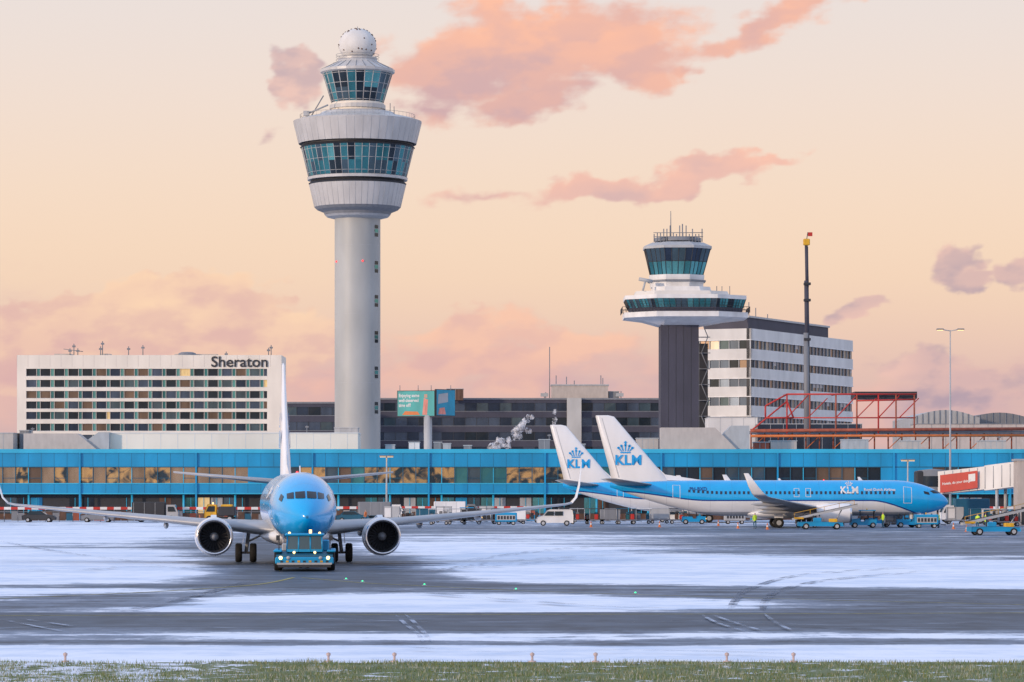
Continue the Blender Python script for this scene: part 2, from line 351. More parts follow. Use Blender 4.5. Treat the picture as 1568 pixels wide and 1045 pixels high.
ribbon('taxiway_lead_off_line',[(450,885),(400,895),(300,903),(150,911),(-200,925)],.2,'line',.017)
def trackmat(nm,col):
    m=mat(nm,col,.7,var=0); global nt,L
    nt=m.node_tree; L=nt.links.new; g_=nd('ShaderNodeNewGeometry'); n=nd('ShaderNodeTexNoise'); n.inputs['Scale'].default_value=.35; n.inputs['Detail'].default_value=4; L(g_.outputs['Position'],n.inputs['Vector'])
    L(mrange(n.outputs[0],.42,.62,.03,.7),pr(m).inputs['Alpha']); return m
M['track']=trackmat('tyre_track_slush',(.15,.18,.24)); M['scuff']=trackmat('frost_scuff',(.45,.52,.64))
tr=[[(1115,935),(1128,915),(1150,900),(1230,880),(1400,868)],[(1165,935),(1172,918),(1195,903),(1270,888),(1420,874)],
   [(330,900),(200,896),(60,902),(-100,900)],[(380,890),(250,925),(170,936)],[(700,860),(900,838),(1200,830),(1500,838)],[(640,880),(760,862),(980,850),(1400,855)],[(0,830),(120,850),(240,862),(330,858)],
   [(380,880),(220,868),(100,875),(-80,868)],[(520,880),(700,872),(900,858),(1100,860)],[(540,900),(700,915),(900,930),(1050,936)],[(620,996),(760,1003),(980,1000),(1250,1008)]]
for k_,pts in enumerate(tr):
    ribbon('tyre_track',pts,.22,'track',.021+k_*.008); ribbon('tyre_track',[(a_+4,b_+1.6) for a_,b_ in pts],.22,'track',.025+k_*.008)
sc_=[[(605,942),(622,958),(640,972),(648,986)],[(620,942),(640,960),(662,986)],[(0,950),(60,962),(130,975)],[(20,948),(90,958),(190,972)],[(1075,944),(1100,957),(1150,972)],[(1090,944),(1130,958),(1185,974)],[(1170,943),(1190,958),(1215,970)],
  [(200,955),(420,950),(700,957),(900,952)],[(850,965),(1050,955),(1300,962),(1568,955)],[(-50,968),(200,962),(420,968),(600,963)],[(100,925),(300,915),(380,905)],[(1000,928),(1200,922),(1568,928)],[(1000,905),(1300,912),(1568,908)]]
for k_,pts in enumerate(sc_): ribbon('tyre_track',pts,.16,'scuff',.12+k_*.004) if False else ribbon('tyre_track',pts,.15,'scuff',.029+k_*.008)
for a_,b_ in[(530,889),(555,893),(650,898),(790,905),(973,911)]:
    m_=MB('taxiway_light'); D=GD(b_); m_.lathe((0,0,0.0),[(.12,0),(.10,.05),(.05,.05)],'steel',10); m_.sphere((0,0,.06),.045,'green',8); m_.make((X(a_,D),D,.02))
em=MB('taxiway_edge_light'); em.lathe((0,0,0),[(.10,0),(.10,.03),(.03,.04),(.03,.15),(.055,.17),(.055,.22),(.0,.25)],'refl',12)
for i,px in enumerate([100,503,604,815,912,1113,1215]):
    D=82.6
    if i==0: e0=em.make((X(px,D),D,.005))
    else: dup(e0,(X(px,D),D,.005))
# grass strip
def turfmat():
    m=mat('frosty_turf',(.1,.1,.1),.95,var=0); global nt,L
    nt=m.node_tree; L=nt.links.new; g_=nd('ShaderNodeNewGeometry'); sp_=nd('ShaderNodeSeparateXYZ'); L(g_.outputs['Position'],sp_.inputs[0])
    n=nd('ShaderNodeTexNoise'); n.inputs['Scale'].default_value=1.1; n.inputs['Detail'].default_value=5; n.inputs['Roughness'].default_value=.65; L(g_.outputs['Position'],n.inputs['Vector'])
    n2=nd('ShaderNodeTexNoise'); n2.inputs['Scale'].default_value=6; n2.inputs['Detail'].default_value=3; L(g_.outputs['Position'],n2.inputs['Vector'])
    c=mixc(n2.outputs[0],(.07,.10,.035),(.20,.23,.11))
    s_=mth('ADD',n.outputs[0],mrange(sp_.outputs[0],-5,-9,0,.14)); s_=mth('ADD',s_,mrange(n2.outputs[0],.3,.7,-.04,.04))
    L(mixc(mrange(s_,.58,.64),c,(.72,.75,.82)),pr(m).inputs['Base Color']); return m
M['soil']=turfmat()
gs=MB('turf'); 
rows=list(np.linspace(60,82,45)); cx_=list(np.linspace(-24,24,180)); V=[]
for y in rows:
    for x in cx_:
        yy=y-( .7*noise.noise(Vector((x*.35,3,0))) +.3*noise.noise(Vector((x*1.7,8,0))) if y>80 else 0)
        V.append((x,yy,.02+.10*(noise.noise(Vector((x*.8,y*.8,0)))*.5+.5)*(0.3 if y>81.4 else 1)))
n_=len(cx_); gs.add(V,[(j*n_+i,j*n_+i+1,(j+1)*n_+i+1,(j+1)*n_+i) for j in range(len(rows)-1) for i in range(n_-1)],'soil',True); gs.make(name='grass_verge_soil')
gr=[mat('grass_a',(.13,.19,.06),.8,var=.3),mat('grass_b',(.26,.25,.12),.8,var=.3),mat('grass_frost',(.48,.50,.45),.9,var=.2)]
for i,k in enumerate(gr): M['gr%d'%i]=k
gb=MB('grass')
for k in range(60000):
    y=random.uniform(70,82.2); x=random.uniform(-1,1)*(y*.157+3)
    dn=noise.noise(Vector((x*.5,y*.9,2))); 
    if y>81.0 and random.random()<(y-81.0)*1.0+noise.noise(Vector((x*.9,1,4)))*.8: continue
    snowy=noise.noise(Vector((x*.35,y*.7,9)))+(.38 if (x<-6 and x>-12 and y>77.5) else 0)
    if snowy>.30 and random.random()<.85: continue
    h=random.uniform(.04,.10)*(1+dn*.6); a=random.uniform(0,6.28); wd=random.uniform(.006,.014)
    lx,ly=random.uniform(-.05,.05),random.uniform(-.03,.03); c,s_=math.cos(a)*wd,math.sin(a)*wd
    z0=.04
    rr=random.random()+dn*.5
    gb.add([(x-c,y-s_,z0),(x+c,y+s_,z0),(x+lx,y+ly,z0+h+.03)],[(0,1,2)],'gr0' if rr<.58 else('gr1' if rr<.88 else 'gr2'))
gb.make()

# ---------------------------------------------------------------- aircraft
def fus(s):
    t=min(s/6.5,1); q=(1-(1-t)**2.2)**.62 if t<1 else 1
    hw,hh,zc=1.88*q,2.0*q,3.3-.45*(1-t)**2
    if s>25.5:
        t=(s-25.5)/12.5; hw=1.88*(1-.9*t**1.6); hh=2.0*(1-.86*t**1.5); zc=3.3+1.5*t**1.4
    return hw,hh,zc
def surf(s,th,side=1,off=0):
    hw,hh,zc=fus(s); return (s,side*(hw+off)*math.cos(th),zc+(hh+off)*math.sin(th))
def nose_s(y,z):
    lo,hi=.01,6.4
    for _ in range(40):
        mid=(lo+hi)/2; hw,hh,zc=fus(mid)
        if (y/hw)**2+((z-zc)/hh)**2>1: lo=mid
        else: hi=mid
    return hi
def livery():
    m=bpy.data.materials.new('aircraft_livery'); m.use_nodes=True
    global nt,L
    nt=m.node_tree; L=nt.links.new; b=pr(m)
    tc=nd('ShaderNodeTexCoord'); s=nd('ShaderNodeSeparateXYZ'); L(tc.outputs['Object'],s.inputs[0])
    x,z=s.outputs[0],s.outputs[2]
    t=mrange(x,0.5,9,2.1,0); t2=mrange(x,27,37,0,1.0)
    zl=mth('ADD',mth('SUBTRACT',z,3.12),mth('SUBTRACT',t,t2))
    nzz=nd('ShaderNodeTexNoise'); nzz.inputs['Scale'].default_value=.8; nzz.inputs['Detail'].default_value=5; L(tc.outputs['Object'],nzz.inputs['Vector'])
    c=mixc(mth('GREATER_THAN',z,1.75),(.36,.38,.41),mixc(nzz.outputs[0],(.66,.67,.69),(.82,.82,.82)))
    c=mixc(mth('GREATER_THAN',zl,-.16),c,(.01,.06,.26))
    c=mixc(mth('GREATER_THAN',zl,0),c,mixc(nzz.outputs[0],(.0,.30,.68),(.008,.44,.86)))
    wv=mth('LESS_THAN',mth('FRACT',mth('MULTIPLY',x,.41)),.012)
    c=mixc(mth('MULTIPLY',wv,.35),c,(.05,.07,.1))
    L(c,b.inputs['Base Color']); b.inputs['Roughness'].default_value=.22; b.inputs['Coat Weight'].default_value=.5; b.inputs['Coat Roughness'].default_value=.08
    return m
M['livery']=livery()
AF=[(1,0),(.8,.03),(.55,.055),(.3,.062),(.12,.048),(.03,.026),(0,0),(.03,-.02),(.12,-.032),(.3,-.042),(.55,-.035),(.8,-.018)]
def section(le,ch,k,cant,side):
    r=[]
    for xc,t in AF:
        t=t*k*ch; r.append((le[0]+xc*ch,side*(le[1]-t*math.sin(cant)),le[2]+t*math.cos(cant)))
    return r
def aircraft(name,reg,loc,rot):
    m=MB(name)
    st=[.0,.03,.1,.2,.35,.55,.8,1.1,1.5,2,2.5,3,3.6,4.3,5,5.8,6.5]+list(np.linspace(8,25.5,10))+list(np.linspace(26.5,38,14))
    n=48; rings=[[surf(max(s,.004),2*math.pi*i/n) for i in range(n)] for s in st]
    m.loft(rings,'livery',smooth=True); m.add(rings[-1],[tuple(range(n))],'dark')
    fr=[]
    for s,hw,z0,z1 in[(11.3,.3,1.6,1.7),(12.3,1.5,1.15,2.0),(14,2.0,1.0,2.3),(17,2.1,.98,2.45),(20,2.0,1.0,2.3),(22,1.4,1.15,2.0),(23.3,.4,1.6,1.75)]:
        zc=(z0+z1)/2; hh=(z1-z0)/2; fr.append([(s,hw*math.cos(a*math.pi/10),zc+hh*math.sin(a*math.pi/10)) for a in range(20)])
    m.loft(fr,'acwhite',smooth=True,cap=True)
    def patch(s0,s1,a0,a1,side,k,off=.012,nn=3,slant=0):
        vs=[surf(s0+(s1-s0)*i/nn+slant*(j/nn),math.radians(a0+(a1-a0)*j/nn),side,off) for j in range(nn+1) for i in range(nn+1)]
        q=nn+1; m.add(vs,[(j*q+i,j*q+i+1,(j+1)*q+i+1,(j+1)*q+i) for j in range(nn) for i in range(nn)],k,True)
    def patch_yz(y0,y1,zb0,zb1,zt0,zt1,side,k):
        nn_=4; vs=[]
        for j in range(nn_+1):
            for i in range(nn_+1):
                y=y0+(y1-y0)*i/nn_; zb=zb0+(zb1-zb0)*i/nn_; zt=zt0+(zt1-zt0)*i/nn_; z=zb+(zt-zb)*j/nn_
                vs.append((nose_s(y,z)-.03,side*y,z+.012))
        q=nn_+1; m.add(vs,[(j*q+i,j*q+i+1,(j+1)*q+i+1,(j+1)*q+i) for j in range(nn_) for i in range(nn_)],k,True)
    for side in(1,-1):
        patch_yz(.05,.58,3.86,3.84,4.24,4.20,side,'cockpit'); patch_yz(.66,1.02,3.83,3.82,4.19,4.10,side,'cockpit')
        hw,hh,zc=fus(2.6); patch(2.25,2.85,22,34,side,'cockpit',.02,4,.08)
        for i in range(46):
            s=6.2+i*.508
            if 16.3<s<16.6: continue
            patch(s,s+.25,12.5,22.5,side,'pax',.012,2)
        for s0,wd,a0,a1 in((4.3,.9,-15,40),(30.2,.8,-15,40),(15.6,.55,5,32),(16.9,.55,5,32)):
            for q in((s0,s0+.05,a0,a1),(s0+wd,s0+wd+.05,a0,a1),(s0,s0+wd+.05,a0-1.3,a0),(s0,s0+wd+.05,a1,a1+1.3)): patch(*q,side,'white',.012,4)
        W=[(1.2,12.9,1.95,8.2,1.15,0),(1.9,13.3,2.0,7.8,1.1,0),(5.7,15.6,2.35,4.95,1.0,0),(11,18.4,2.85,3.3,.95,0),(16.6,21.2,3.4,1.65,.85,0),(17.05,21.55,3.5,1.5,.8,.35),(17.4,22.05,3.85,1.3,.75,.9),(17.65,22.7,4.6,1.05,.7,1.3),(17.9,23.75,6.0,.5,.7,1.4)]
        R=[section((le,y,z),c,k,ca,side) for y,le,z,c,k,ca in W]
        m.loft(R[:6],'acgrey',smooth=True); m.loft(R[5:],'acwhite',smooth=True,cap=True)
        for yy,sx,zz in((4.0,20.3,1.75),(7.6,20.6,2.2),(11.2,21.6,2.65)):
            m.loft([[(sx+a_,side*yy+r_*.16*math.cos(t*math.pi/4),zz+r_*.24*math.sin(t*math.pi/4)) for t in range(8)] for a_,r_ in((-2.2,.1),(-1.5,.8),(-.3,1),(.7,.8),(1.4,.1))],'acgrey',smooth=True)
        m.loft([section((le,y,z),c,k,0,side) for y,le,z,c,k in((.3,33.0,4.75,4.2,.9),(7.18,37.6,5.45,1.35,.8))],'acgrey',smooth=True,cap=True)
        ec=(11.4,side*4.83,1.62)
        m.lathe(ec,[(.80,.9),(.80,.6),(.86,.15),(.93,.03),(.985,.0),(1.03,.06),(1.055,.22)],'metal',36,axis='x')
        m.lathe(ec,[(1.055,.22),(1.1,.8),(1.12,1.8),(1.03,3.0),(.86,3.9),(.78,3.9)],'acwhite',36,axis='x')
        m.lathe(ec,[(.78,3.9),(.5,3.7),(.46,4.6),(.3,4.6),(.02,5.3)],'steel',24,axis='x')
        m.lathe(ec,[(.86,.14),(.79,.6),(.79,.93),(.01,.94)],'dark',36,axis='x')
        for i in range(24):
            a=2*math.pi*i/24; a2=a+.20
            m.quad([(ec[0]+.80,ec[1]+.24*math.cos(a),ec[2]+.24*math.sin(a)),(ec[0]+.72,ec[1]+.77*math.cos(a),ec[2]+.77*math.sin(a)),(ec[0]+.9,ec[1]+.77*math.cos(a2),ec[2]+.77*math.sin(a2)),(ec[0]+.9,ec[1]+.24*math.cos(a+.25),ec[2]+.24*math.sin(a+.25))],'dark')
        m.lathe(ec,[(.26,.85),(.2,.65),(.1,.48),(.01,.42)],'grey',16,axis='x')
        pl=[(13.0,2.55),(14.6,2.85),(18.5,2.6),(17,2.2),(15.2,2.1),(13.4,2.4)]
        m.loft([[(a_,side*4.83+d_,b_) for a_,b_ in pl] for d_ in(-.16,.16)],'acwhite',cap=True)
        gx,gy=19.3,side*2.86
        m.cyl((gx,gy,.5),(gx,gy*.92,2.3),.11,'lgrey'); m.cyl((gx,gy-side*.1,1.2),(gx,gy*.4,2.0),.06,'lgrey'); m.cyl((gx,gy-.5,.56),(gx,gy+.5,.56),.07,'steel')
        m.quad([(gx-.5,gy+side*.18,1.1),(gx+.5,gy+side*.18,1.1),(gx+.5,gy+side*.1,2.3),(gx-.5,gy+side*.1,2.3)],'acwhite')
        for dy in(-.43,.43):
            c=(gx,gy+dy,.56); m.lathe(c,[(.02,-.17),(.3,-.17),(.34,-.2),(.5,-.2),(.56,-.12),(.56,.12),(.5,.2),(.34,.2),(.3,.17),(.02,.17)],'black',24,axis='y')
            for e in(-.175,.175): m.lathe((gx,gy+dy+e,.56),[(.28,0),(.02,0.0)],'lgrey',16,axis='y')
    m.cyl((4.1,0,.35),(4.0,0,1.8),.08,'lgrey'); 
    for dy in(-.2,.2): m.lathe((4.1,dy,.35),[(.02,-.1),(.2,-.1),(.35,-.08),(.35,.08),(.2,.1),(.02,.1)],'black',20,axis='y')
    for dy in(-.45,.45): m.quad([(3.1,dy,1.6),(4.4,dy,1.6),(4.4,dy*1.25,.95),(3.1,dy*1.25,.95)],'acwhite')
    m.loft([[(9.6+a_,b_*.03,5.28+c_) for a_,b_,c_ in((0,-1,0),(.5,-1,0),(.6,-1,.4),(.35,-1,.4))],[(9.6+a_,b_*.03,5.28+c_) for a_,b_,c_ in((0,1,0),(.5,1,0),(.6,1,.4),(.35,1,.4))]],'acwhite',cap=True)
    def fs_(s0,z,ch,k):
        r=[]
        for xc,t in AF: r.append((s0+xc*ch,t*k*ch if t>0 else t*k*ch*1.4,z))
        return r
    m.loft([fs_(31.0,4.6,6.7,.9),fs_(31.45,5.35,6.4,.9),fs_(32.5,6.5,5.6,.9),fs_(37.55,12.45,2.1,.75),fs_(38.2,12.6,1.4,.5)],'acwhite',smooth=True,cap=True)
    m.loft([[(27.6,.02,5.25),(27.6,-.02,5.25),(27.6,0,5.3)],[(31.8,.16,5.3),(31.8,-.16,5.3),(31.8,0,5.95)],[(33.2,.14,5.3),(33.2,-.14,5.3),(33.2,0,7.2)]],'acwhite',cap=True)
    for side in(1,-1):  # rudder hinge line
        m.quad([(37.0,side*.20,5.6),(37.06,side*.20,5.6),(38.95,side*.09,12.3),(38.9,side*.09,12.3)],'lgrey')
    def put(vs,fs,side,u0,v0,plane,k,shear=0):
        out=[]
        for u,v in vs:
            s=u0-u*side; z=v0+v
            if plane=='fin':out.append((s,side*.36*(1-(z-6)/14),z))
            else:
                hw,hh,zc=fus(s); sn=max(-1,min(1,(z-zc)/hh)); out.append((s,side*(hw*math.sqrt(1-sn*sn)+.045),z))
        m.add(out,fs,k)
    for side in(1,-1):
        vs,fs=text_geo('KLM',1.55,.045,1.05); wd=max(v[0] for v in vs); vs=[(a-wd/2,b_) for a,b_ in vs]
        put(vs,fs,side,36.0,7.05,'fin','klm'); c=crown_geo(1.75); put(c[0],c[1],side,36.3,8.35,'fin','klm')
        vs,fs=text_geo('KLM',1.05,.035,1.05); wd=max(v[0] for v in vs); vs=[(a-wd/2,b_) for a,b_ in vs]
        put(vs,fs,side,11.3,3.86,'f','white'); c=crown_geo(.8); put(c[0],c[1],side,11.3,4.68,'f','white')
        vs,fs=text_geo('Royal Dutch Airlines',.42,.006); wd=max(v[0] for v in vs)
        put([(a-(wd/2),b_) for a,b_ in vs],fs,side,7.9,4.12,'f','white')
        vs,fs=text_geo(reg,.55,.01); wd=max(v[0] for v in vs); put([(a-(wd/2),b_) for a,b_ in vs],fs,side,28.2,4.15,'f','klmd')
    m.sphere((14,0,5.32),.08,'redl',8)
    return m.make(loc,rot)
aircraft('passenger_airplane','PH-BXL',(X(470,176),176,0),math.radians(95.9))
aircraft('passenger_airplane','PH-BXD',(X(1452,367),367,0),math.radians(180))
aircraft('passenger_airplane','PH-BGK',(X(1312,422),422,0),math.radians(180))

# ---------------------------------------------------------------- vehicles
def wheel(m,x,y,r,wd=.22):
    m.lathe((x,y,r),[(.02,-wd/2),(r*.6,-wd/2),(r*.92,-wd/2),(r,-wd/3),(r,wd/3),(r*.92,wd/2),(r*.6,wd/2),(.02,wd/2)],'black',18,axis='y')
    for e in(-wd/2-.006,wd/2+.006): m.lathe((x,y+e,r),[(r*.58,0),(.02,0)],'lgrey',12,axis='y')
def body(m,prof,w,k,ins=.08,zb=.9):
    def hw(z): return w/2*(1-ins*max(0,z-zb))
    R=[[(x,sgn*(hw(z)-e),z) for x,z in prof] for sgn,e in((-1,.06),(-1,0),(1,0),(1,.06))]
    c=(sum(p[0] for p in prof)/len(prof),sum(p[1] for p in prof)/len(prof))
    for q in(0,3):
        R[q]=[(c[0]+(x-c[0])*.97,y,c[1]+(z-c[1])*.97) for x,y,z in R[q]]
    m.loft(R,k,cap=True); return hw
def side_win(m,hw,pts,k='gdark'):
    for sg in(-1,1): m.quad([(x,sg*(hw(z)+.012),z) for x,z in pts],k)
def van(k='white'):
    m=MB('delivery_van')
    pr_=[(-2.1,.35),(-2.12,1.2),(-2.0,1.85),(-1.8,1.93),(.6,1.93),(.95,1.8),(1.45,1.2),(2.1,1.0),(2.2,.7),(2.18,.35)]
    hw=body(m,pr_,1.8,k); side_win(m,hw,[(.15,1.2),(1.3,1.2),(.88,1.7),(.15,1.7)]); side_win(m,hw,[(-.9,1.2),(.05,1.2),(.05,1.7),(-.9,1.7)])
    m.quad([(1.47,-.72,1.22),(1.47,.72,1.22),(1.0,.62,1.78),(1.0,-.62,1.78)],'gdark')
    m.quad([(-2.135,-.6,1.2),(-2.135,.6,1.2),(-2.03,.6,1.75),(-2.03,-.6,1.75)],'gdark')
    for x in(-1.35,1.4):
        for y in(-.82,.82): wheel(m,x,y,.32)
    m.bx(2.17,2.24,-.7,-.4,.65,.82,'lgrey'); m.bx(2.17,2.24,.4,.7,.65,.82,'lgrey'); m.bx(-2.3,-2.1,-.8,.8,.35,.5,'dark')
    return m
def tractor(k='blue'):
    m=MB('baggage_tractor')
    body(m,[(-1.4,.3),(-1.4,.95),(-.2,.95),(-.1,.7),(.3,.7),(.4,1.05),(1.45,.95),(1.5,.3)],1.4,k,0)
    for x in(-1.2,.35):
        for y in(-.6,.6): m.cyl((x,y,.9),(x,y*.93,1.9),.04,'dark',n=6)
    m.cb((-.42,0,1.93),(1.8,1.35,.1),k,.03); m.cb((-.35,-.25,.95),(.45,.5,.3),'dark',.04); m.bx(-.58,-.48,-.5,0,1.0,1.45,'dark')
    m.quad([(.37,-.56,1.06),(.37,.56,1.06),(.37,.55,1.85),(.37,-.55,1.85)],'gmid'); m.quad([(-1.22,-.56,1.0),(-1.22,.56,1.0),(-1.22,.55,1.85),(-1.22,-.55,1.85)],'gmid')
    for x in(-1,1):
        for y in(-.62,.62): wheel(m,x,y,.3)
    m.lathe((-.4,0,1.98),[(.07,0),(.07,.14),(.01,.16)],'yellow',8); m.bx(1.48,1.53,-.55,-.35,.6,.75,'lamp'); m.bx(1.48,1.53,.35,.55,.6,.75,'lamp')
    return m
def cart(k='grey',load='dblue',sd=0):
    m=MB('baggage_cart')
    m.cb((0,0,.5),(2.5,1.4,.14),'steel'); 
    for x in(-.9,.9):
        for y in(-.55,.55): wheel(m,x,y,.22,.14)
    for x in(-1.2,1.2):
        for y in(-.66,.66): m.cyl((x,y,.5),(x,y,1.85),.035,'lgrey',n=6)
    m.cb((0,0,1.89),(2.55,1.45,.08),k,.03); m.bx(-1.22,-1.18,-.66,.66,.57,1.8,k); m.bx(1.18,1.22,-.66,.66,.57,1.8,k)
    rr=random.Random(sd)
    if sd%3==1: m.bx(-1.17,1.17,-.68,-.665,.6,1.82,k)
    for i in range(4):
        if rr.random()<.2: continue
        h=rr.uniform(.4,.8); m.cb((-.85+i*.55,rr.uniform(-.2,.2),.57+h/2),(.45,.8,h),rr.choice([load,'dark','brown','red','grey','dark']),.06)
        h2=rr.uniform(.2,.35); m.cb((-.8+i*.52,rr.uniform(-.2,.2),.58+h+h2/2),(.4,.6,h2),rr.choice(['dark','grey','dblue']),.05)
    m.cyl((1.25,0,.45),(2.0,0,.35),.03,'dark',n=6)
    return m
def dolly():
    m=MB('container_dolly'); m.cb((0,0,.45),(2.3,1.6,.12),'steel')
    for x in(-.8,.8):
        for y in(-.6,.6): wheel(m,x,y,.2,.14)
    p=[(-1.0,.55),(-1.0,2.1),(1.0,2.1),(1.0,1.1),(.7,.55)]
    m.loft([[(x,y,z) for x,z in p] for y in(-.75,.75)],'lgrey',cap=True)
    for x in(-.98,0,.98): m.bx(x-.03,x+.03,-.78,-.76,1.1 if x>.5 else .56,2.09,'steel')
    m.bx(-.9,-.1,-.775,-.765,.75,1.9,'white')
    return m
def beltl():
    m=MB('belt_loader'); body(m,[(-2.8,.35),(-2.8,.8),(-.6,.85),(1.9,.75),(2.0,.35)],1.7,'blue',0)
    for x in(-2,1.3):
        for y in(-.75,.75): wheel(m,x,y,.34)
    m.loft([[(x,y,z) for x,z in((-3.4,.95),(3.6,2.45),(3.6,2.7),(-3.4,1.2))] for y in(-.1,.75)],'lgrey',cap=True)
    m.bx(-3.2,-2.2,-.13,-.11,1.1,1.3,'yellow')
    m.loft([[(x,y,z) for x,z in((-3.4,1.21),(3.6,2.71),(3.6,2.74),(-3.4,1.24))] for y in(0,.65)],'black',cap=True)
    m.cyl((1.2,.3,.8),(1.9,.3,2.1),.06,'steel'); m.cyl((-.3,.3,.8),(-.5,.3,1.6),.06,'steel')
    m.cb((-.8,-.5,1.0),(.9,.6,.5),'blue',.06); m.cb((-1.2,-.5,1.15),(.12,.5,.7),'dark',.03); m.cb((.9,-.5,.95),(.9,.5,.4),'yellow',.05)
    for x in(-3.2,-1.5,0,1.6,3.2):
        z=1.2+(x+3.4)*.214; m.cyl((x,-.1,z),(x,-.1,z+.5),.025,'yellow',n=6)
    m.cyl((-3.2,-.1,1.74),(3.2,-.1,3.11),.025,'yellow',n=6)
    return m
def truck(cabk='white',boxk='white',h=2.9):
    m=MB('service_truck'); m.bx(-3,2.6,-.45,.45,.5,.75,'dark')
    hw=body(m,[(1.3,.5),(1.3,2.25),(2.4,2.25),(2.85,1.35),(2.9,.5)],2.1,cabk,.03); side_win(m,hw,[(1.55,1.35),(2.6,1.35),(2.3,2.0),(1.55,2.0)])
    m.quad([(2.87,-.85,1.4),(2.87,.85,1.4),(2.46,.85,2.15),(2.46,-.85,2.15)],'gdark')
    m.cb((-1,0,(h+.8)/2),(4.3,2.2,h-.8),boxk,.06)
    for x in(-2.9,-1.5,-.1): m.bx(x-.02,x+.02,-1.115,-1.1,.85,h-.08,'lgrey')
    for x in(-2,1.95):
        for y in(-.9,.9): wheel(m,x,y,.42,.28)
    return m
def sweeper():
    m=MB('snow_plough_truck'); m.bx(-2,1.9,-.45,.45,.5,.75,'dark')
    hw=body(m,[(.4,.6),(.4,2.3),(1.5,2.35),(1.95,1.4),(2.0,.6)],2.0,'yellow',.03); side_win(m,hw,[(.6,1.4),(1.75,1.4),(1.4,2.1),(.6,2.1)])
    m.quad([(1.97,-.8,1.45),(1.97,.8,1.45),(1.56,.8,2.2),(1.56,-.8,2.2)],'gdark'); m.cb((-.9,0,1.45),(2.2,1.9,1.2),'dark',.1); m.cb((-.9,0,2.15),(1.5,1.4,.35),'yellow',.1)
    m.quad([(2.7,-1.4,.1),(2.4,1.4,.1),(2.45,1.4,1.0),(2.85,-1.4,1.0)],'orange'); m.lathe((.9,0,2.35),[(.1,0),(.1,.2),(.01,.22)],'lamp',8)
    for x in(-1.3,1.3):
        for y in(-.85,.85): wheel(m,x,y,.45,.3)
    return m
def car(k='grey'):
    m=MB('parked_car'); pr_=[(-2.1,.3),(-2.15,.85),(-1.6,.98),(-1.1,1.42),(.3,1.44),(1.0,.98),(1.9,.85),(2.15,.6),(2.1,.3)]
    hw=body(m,pr_,1.75,k,.12,.9); side_win(m,hw,[(-1.35,1.0),(.8,1.0),(.22,1.37),(-1.05,1.37)])
    m.quad([(1.02,-.7,1.0),(1.02,.7,1.0),(.36,.66,1.4),(.36,-.66,1.4)],'gdark')
    for x in(-1.35,1.35):
        for y in(-.8,.8): wheel(m,x,y,.31)
    return m
def place(m,px,py,rot=0,name=None):
    D=GD(py) ; return m.make((X(px,D),D,.005),rot,name)
place(van(),850,805.5,math.pi)
for i,(px,py,r) in enumerate([(628,803,0),(652,803,0),(672,804,0),(700,803.5,0),(722,803.5,0),(745,802.5,0),(768,803,.1),(790,803,0),(888,803,0),(910,803,0),(934,803,0),(958,803,.1),(982,802.5,0),(1010,802,0),(1040,802.5,0),(1235,808,0),(1500,803,0),(1520,804,0),(812,801.5,0),(870,800,0),(1545,806,0)]):
    place(cart(['grey','dblue','white','lgrey','dark'][i%5],['dblue','brown','grey','gteal'][i%4],i),px,py,r)
for px,py,r in[(1322,808.5,math.pi),(1345,806,0),(1392,808,0),(1420,806,math.pi),(720,801,0),(810,801,0),(1062,803,0)]: place(tractor(),px,py,r)
for px,py in[(1368,807.5),(1300,806),(680,800.5),(745,800),(1462,803),(1260,806),(600,801)]: place(dolly(),px,py)
place(sweeper(),337,800.5,math.pi); place(truck('white','grey',2.6),585,799,0); place(truck('grey','white',2.6),700,797.5,0); place(truck('white','dblue',3.1),1475,802,math.pi)
place(truck('white','lgrey',2.8),1425,800,0); place(truck('lgrey','dark',2.6),240,799.5,0)
for px,k in[(150,'grey'),(60,'dark'),(1545,'white'),(1030,'white'),(780,'grey'),(540,'dblue')]: place(car(k),px,800)
place(beltl(),1262,811,0); place(beltl(),1528,820,.15)
place(van('blue'),1385,803.5)
def gpu(k='blue'):
    m=MB('ground_power_unit'); m.cb((0,0,.95),(2.6,1.5,1.1),k,.08); m.bx(-1.1,1.1,-.765,-.755,.6,1.2,'lgrey')
    for i in range(6): m.bx(-1+i*.36,-.75+i*.36,-.775,-.766,.7,1.1,'dark')
    for x in(-.85,.85):
        for y in(-.6,.6): wheel(m,x,y,.25,.16)
    m.cyl((1.3,0,.5),(2.2,0,.35),.04,'dark',n=6); m.lathe((0,0,1.5),[(.08,0),(.08,.2),(.01,.22)],'yellow',8); return m
place(gpu(),1418,809); place(gpu('lgrey'),1125,803); place(gpu(),775,804.5)

# pushback tug in front
m=MB('pushback_tug')
body(m,[(-2.6,.35),(-2.6,.95),(-1.0,1.0),(1.4,1.0),(2.6,.85),(2.75,.4)],3.0,'dblue',0)
m.cb((2.68,0,.55),(.3,3.1,.36),'blue',.05); m.bx(2.835,2.845,-1.45,1.45,.34,.44,'lgrey'); m.bx(2.5,2.9,-1.4,1.4,.2,.33,'dark')
for x in(-1.7,1.7):
    for y in(-1.4,1.4): wheel(m,x,y,.5,.42)
for y in(-1.42,1.42): m.cb((1.7,y,1.05),(1.5,.46,.12),'blue',.04); m.cb((-1.7,y,1.05),(1.5,.46,.12),'blue',.04)
cabx0,cabx1=.1,2.0
for x in(cabx0,cabx1):
    for y in(-.95,-.32,.32,.95): m.cyl((x,y,1.0),(x-.08 if x>1 else x,y*.95,1.86),.045,'blue',n=6)
m.cb((1.0,0,1.91),(2.2,2.1,.13),'blue',.05); m.bx(cabx1-.05,cabx1+.03,-.95,.95,1.0,1.14,'blue')
m.quad([(cabx1+.0,-.93,1.14),(cabx1+.0,.93,1.14),(cabx1-.07,.9,1.84),(cabx1-.07,-.9,1.84)],'gmid')
